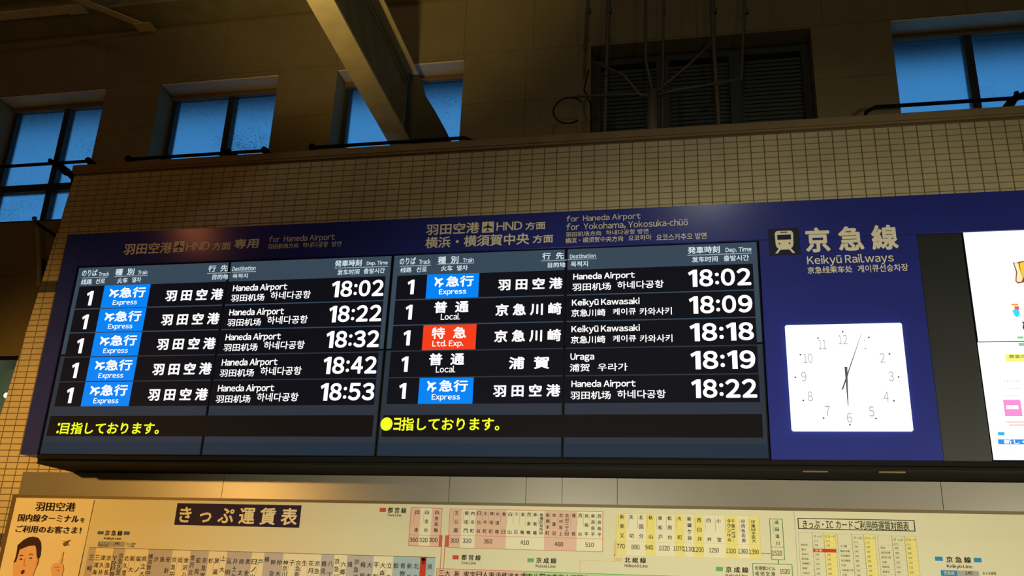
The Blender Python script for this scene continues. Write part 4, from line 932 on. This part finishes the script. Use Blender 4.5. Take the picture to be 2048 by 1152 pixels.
# price comparison tables
for n, (p0, xr, c1, c2, hb) in enumerate(QT['tab']):
    xl, zt = p0
    t = MB().frame(xl, xr, 1.70, zt, 0.0015, y2).rect(c1, c1 + 0.003, 1.70, zt, y2).rect(c2, c2 + 0.003, 1.70, zt, y2)
    for k in range(14): t.rect(xl, xr, hb - 0.029 * k, hb - 0.029 * k + 0.001, y2)
    flat(fc, (c2, xr, 1.70, zt), 'yellow', y1, 0.0006, 'price_column')
    t.build('price_table', INK['grey'], fc)
    it = [('きっぷ', c1 + 0.012, c2 - 0.010, zt - 0.030, zt - 0.014, 0.2), ('ICカード', c2 + 0.006, xr - 0.004, zt - 0.030, zt - 0.014, 0.2),
          ('おとな', c1 + 0.010, c1 + 0.036, zt - 0.056, zt - 0.044, 0), ('おとな', c2 + 0.010, c2 + 0.036, zt - 0.056, zt - 0.044, 0)]
    nm = (['泉岳寺', '品川', '北品川', '新馬場', '青物横丁', '鮫洲', '立会川', '大森海岸'], ['八丁畷', '鶴見市場', '京急鶴見', '花月園前', '生麦', '京急新子安', '子安', '神奈川'], ['追浜', '金沢文庫', '金沢八景', '六浦', '神武寺', '新逗子', '汐入', '逸見'])[n]
    pr = (['140', '', '140', '140', '140', '140', '160', '160'], ['240', '240', '280', '280', '240', '240', '280', '300'], ['480', '480', '570', '570', '570', '640', '640', '640'])[n]
    for k in range(8):
        z = hb - 0.029 * k - 0.020
        it.append((nm[k], xl + 0.012, xl + 0.012 + 0.014 * len(nm[k]), z, z + 0.013, 0.4))
        if pr[k]:
            it.append((pr[k], c1 + 0.012, c1 + 0.034, z, z + 0.012, 0.1)); it.append((pr[k], c2 + 0.012, c2 + 0.034, z, z + 0.012, 0.1))
    for q in it: lettering(fc, [q], y3, mat('print_soft_grey', (120, 108, 80), 0.7))
rb = QT['redbar']
rbo = flat(fc, rb, 'dred', y3 - 0.0012, 0.0008, 'current_station_bar')
lettering(rbo, [('当 駅', rb[0] + 0.012, rb[0] + 0.055, rb[2] + 0.003, rb[3] - 0.003, 0.5)], y3 - 0.0025, INK['cream'])
# start of the next row of tables, cut by the frame edge
B = flat(fc, (-1.787, -1.178, 1.60, 1.875), 'pink', y1, 0.0006, 'fare_table')
B2 = flat(fc, (-1.178, 0.9, 1.60, 1.873), 'palegreen', y1, 0.0006, 'fare_table')
MB().frame(-1.789, -1.176, 1.60, 1.877, 0.003, y2).build('table_rule', INK['redline'], B)
MB().rect(-1.176, 0.9, 1.872, 1.876, y2).build('table_rule', INK['green'], B2)
for s in FTXT:
    lettering(fc, [s[:6]], y3 - (0.0006 if s[6] == 'cream' else 0), INK[s[6]])
vr = MB()
for s in COLS:
    it = column(fc, s[0], s[1], s[3], s[2], min(s[4], 0.040), s[5] + 0.15, None)
    lettering(fc, it, y3, INK[s[6]], 'station_name')
    if s[1] and len(s[0]) > 1: vr.rect(s[1] - 0.023, s[1] - 0.022, s[3] - 0.07, s[3] + 0.016, y2, 0.0003)
    else: vr.rect(s[1] - 0.023, s[1] - 0.022, s[3] - 0.02, s[3] + 0.016, y2, 0.0003)
vr.build('name_rule', INK['ink'], fc)

# ------------------------------------------------------------------ paper poster taped over the chart's left end
po = empty('poster', (-4.86, YF, 1.5), 'creased paper poster of a surprised man pointing at a plane', 'poster')
bm = bmesh.new()
nx, nz = 26, 30
grid = []
for j in range(nz + 1):
    rowv = []
    for i in range(nx + 1):
        u_, v_ = i / nx, j / nz
        xl = -5.197 + (-5.215 + 5.197) * v_
        xr_ = -4.52 + (-4.545 + 4.52) * v_
        z = 2.300 - 1.0 * v_
        x = xl + (xr_ - xl) * u_
        y = YF - 0.0046 - 0.0035 * math.sin(u_ * 25) * math.exp(-v_ * 14) - 0.002 * (0.5 + 0.5 * math.sin(3 * u_ + 9 * v_))
        if i == nx: y -= 0.002 * (0.5 + 0.5 * math.sin(v_ * 17))
        if j == 0: z -= 0.006 * abs(math.sin(u_ * 12))
        rowv.append(bm.verts.new((x, y, z)))
    grid.append(rowv)
for j in range(nz):
    for i in range(nx):
        f = bm.faces.new((grid[j][i], grid[j + 1][i], grid[j + 1][i + 1], grid[j][i + 1])); f.smooth = True
me = bpy.data.meshes.new('sheet'); bm.to_mesh(me); bm.free(); me.materials.append(M_PAPER)
link('sheet', me, po)
yp = YF - 0.0115
for s in QT['ptxt']: lettering(po, [s[:6]], yp, INK['ink'])
def pp(pts, col, name, lvl=0): return MB().poly(list(pts), yp - 0.0007 * lvl, 0.0005).build(name, INK[col], po)
pp(QT['face'], 'skin', 'face')
pp(QT['hair'], 'hair', 'hair', 1)
for b_ in QT['brow']: pp(b_, 'hair', 'eyebrow', 1)
for b_ in QT['eye']: pp(b_, 'hair', 'eye', 1)
pp(QT['nose'], 'skin2', 'nose', 1); pp(QT['mouth'], 'mouth', 'mouth', 1)
pp([(-5.009, 1.855), (-5.003, 1.855), (-5.0, 1.812), (-5.012, 1.808)], 'skin2', 'nose_shade', 1)
pp([(-4.90, 1.862), (-4.893, 1.864), (-4.889, 1.83), (-4.898, 1.80), (-4.905, 1.81)], 'skin2', 'ear', 1)
pp([(-5.2, 1.62), (-5.06, 1.66), (-4.99, 1.648), (-4.93, 1.67), (-4.8, 1.62), (-4.8, 1.4), (-5.2, 1.4)], 'navy', 'jacket', 1)
pp(QT['hand'], 'skin', 'hand')
pp([(-4.744, 1.80), (-4.70, 1.806), (-4.69, 1.80), (-4.70, 1.796), (-4.742, 1.792)], 'skin2', 'finger_crease', 1)
pp([(-4.735, 1.775), (-4.70, 1.782), (-4.69, 1.776), (-4.70, 1.770)], 'skin2', 'finger_crease', 1)
pp(QT['plane'], 'greyblue', 'plane_drawing')
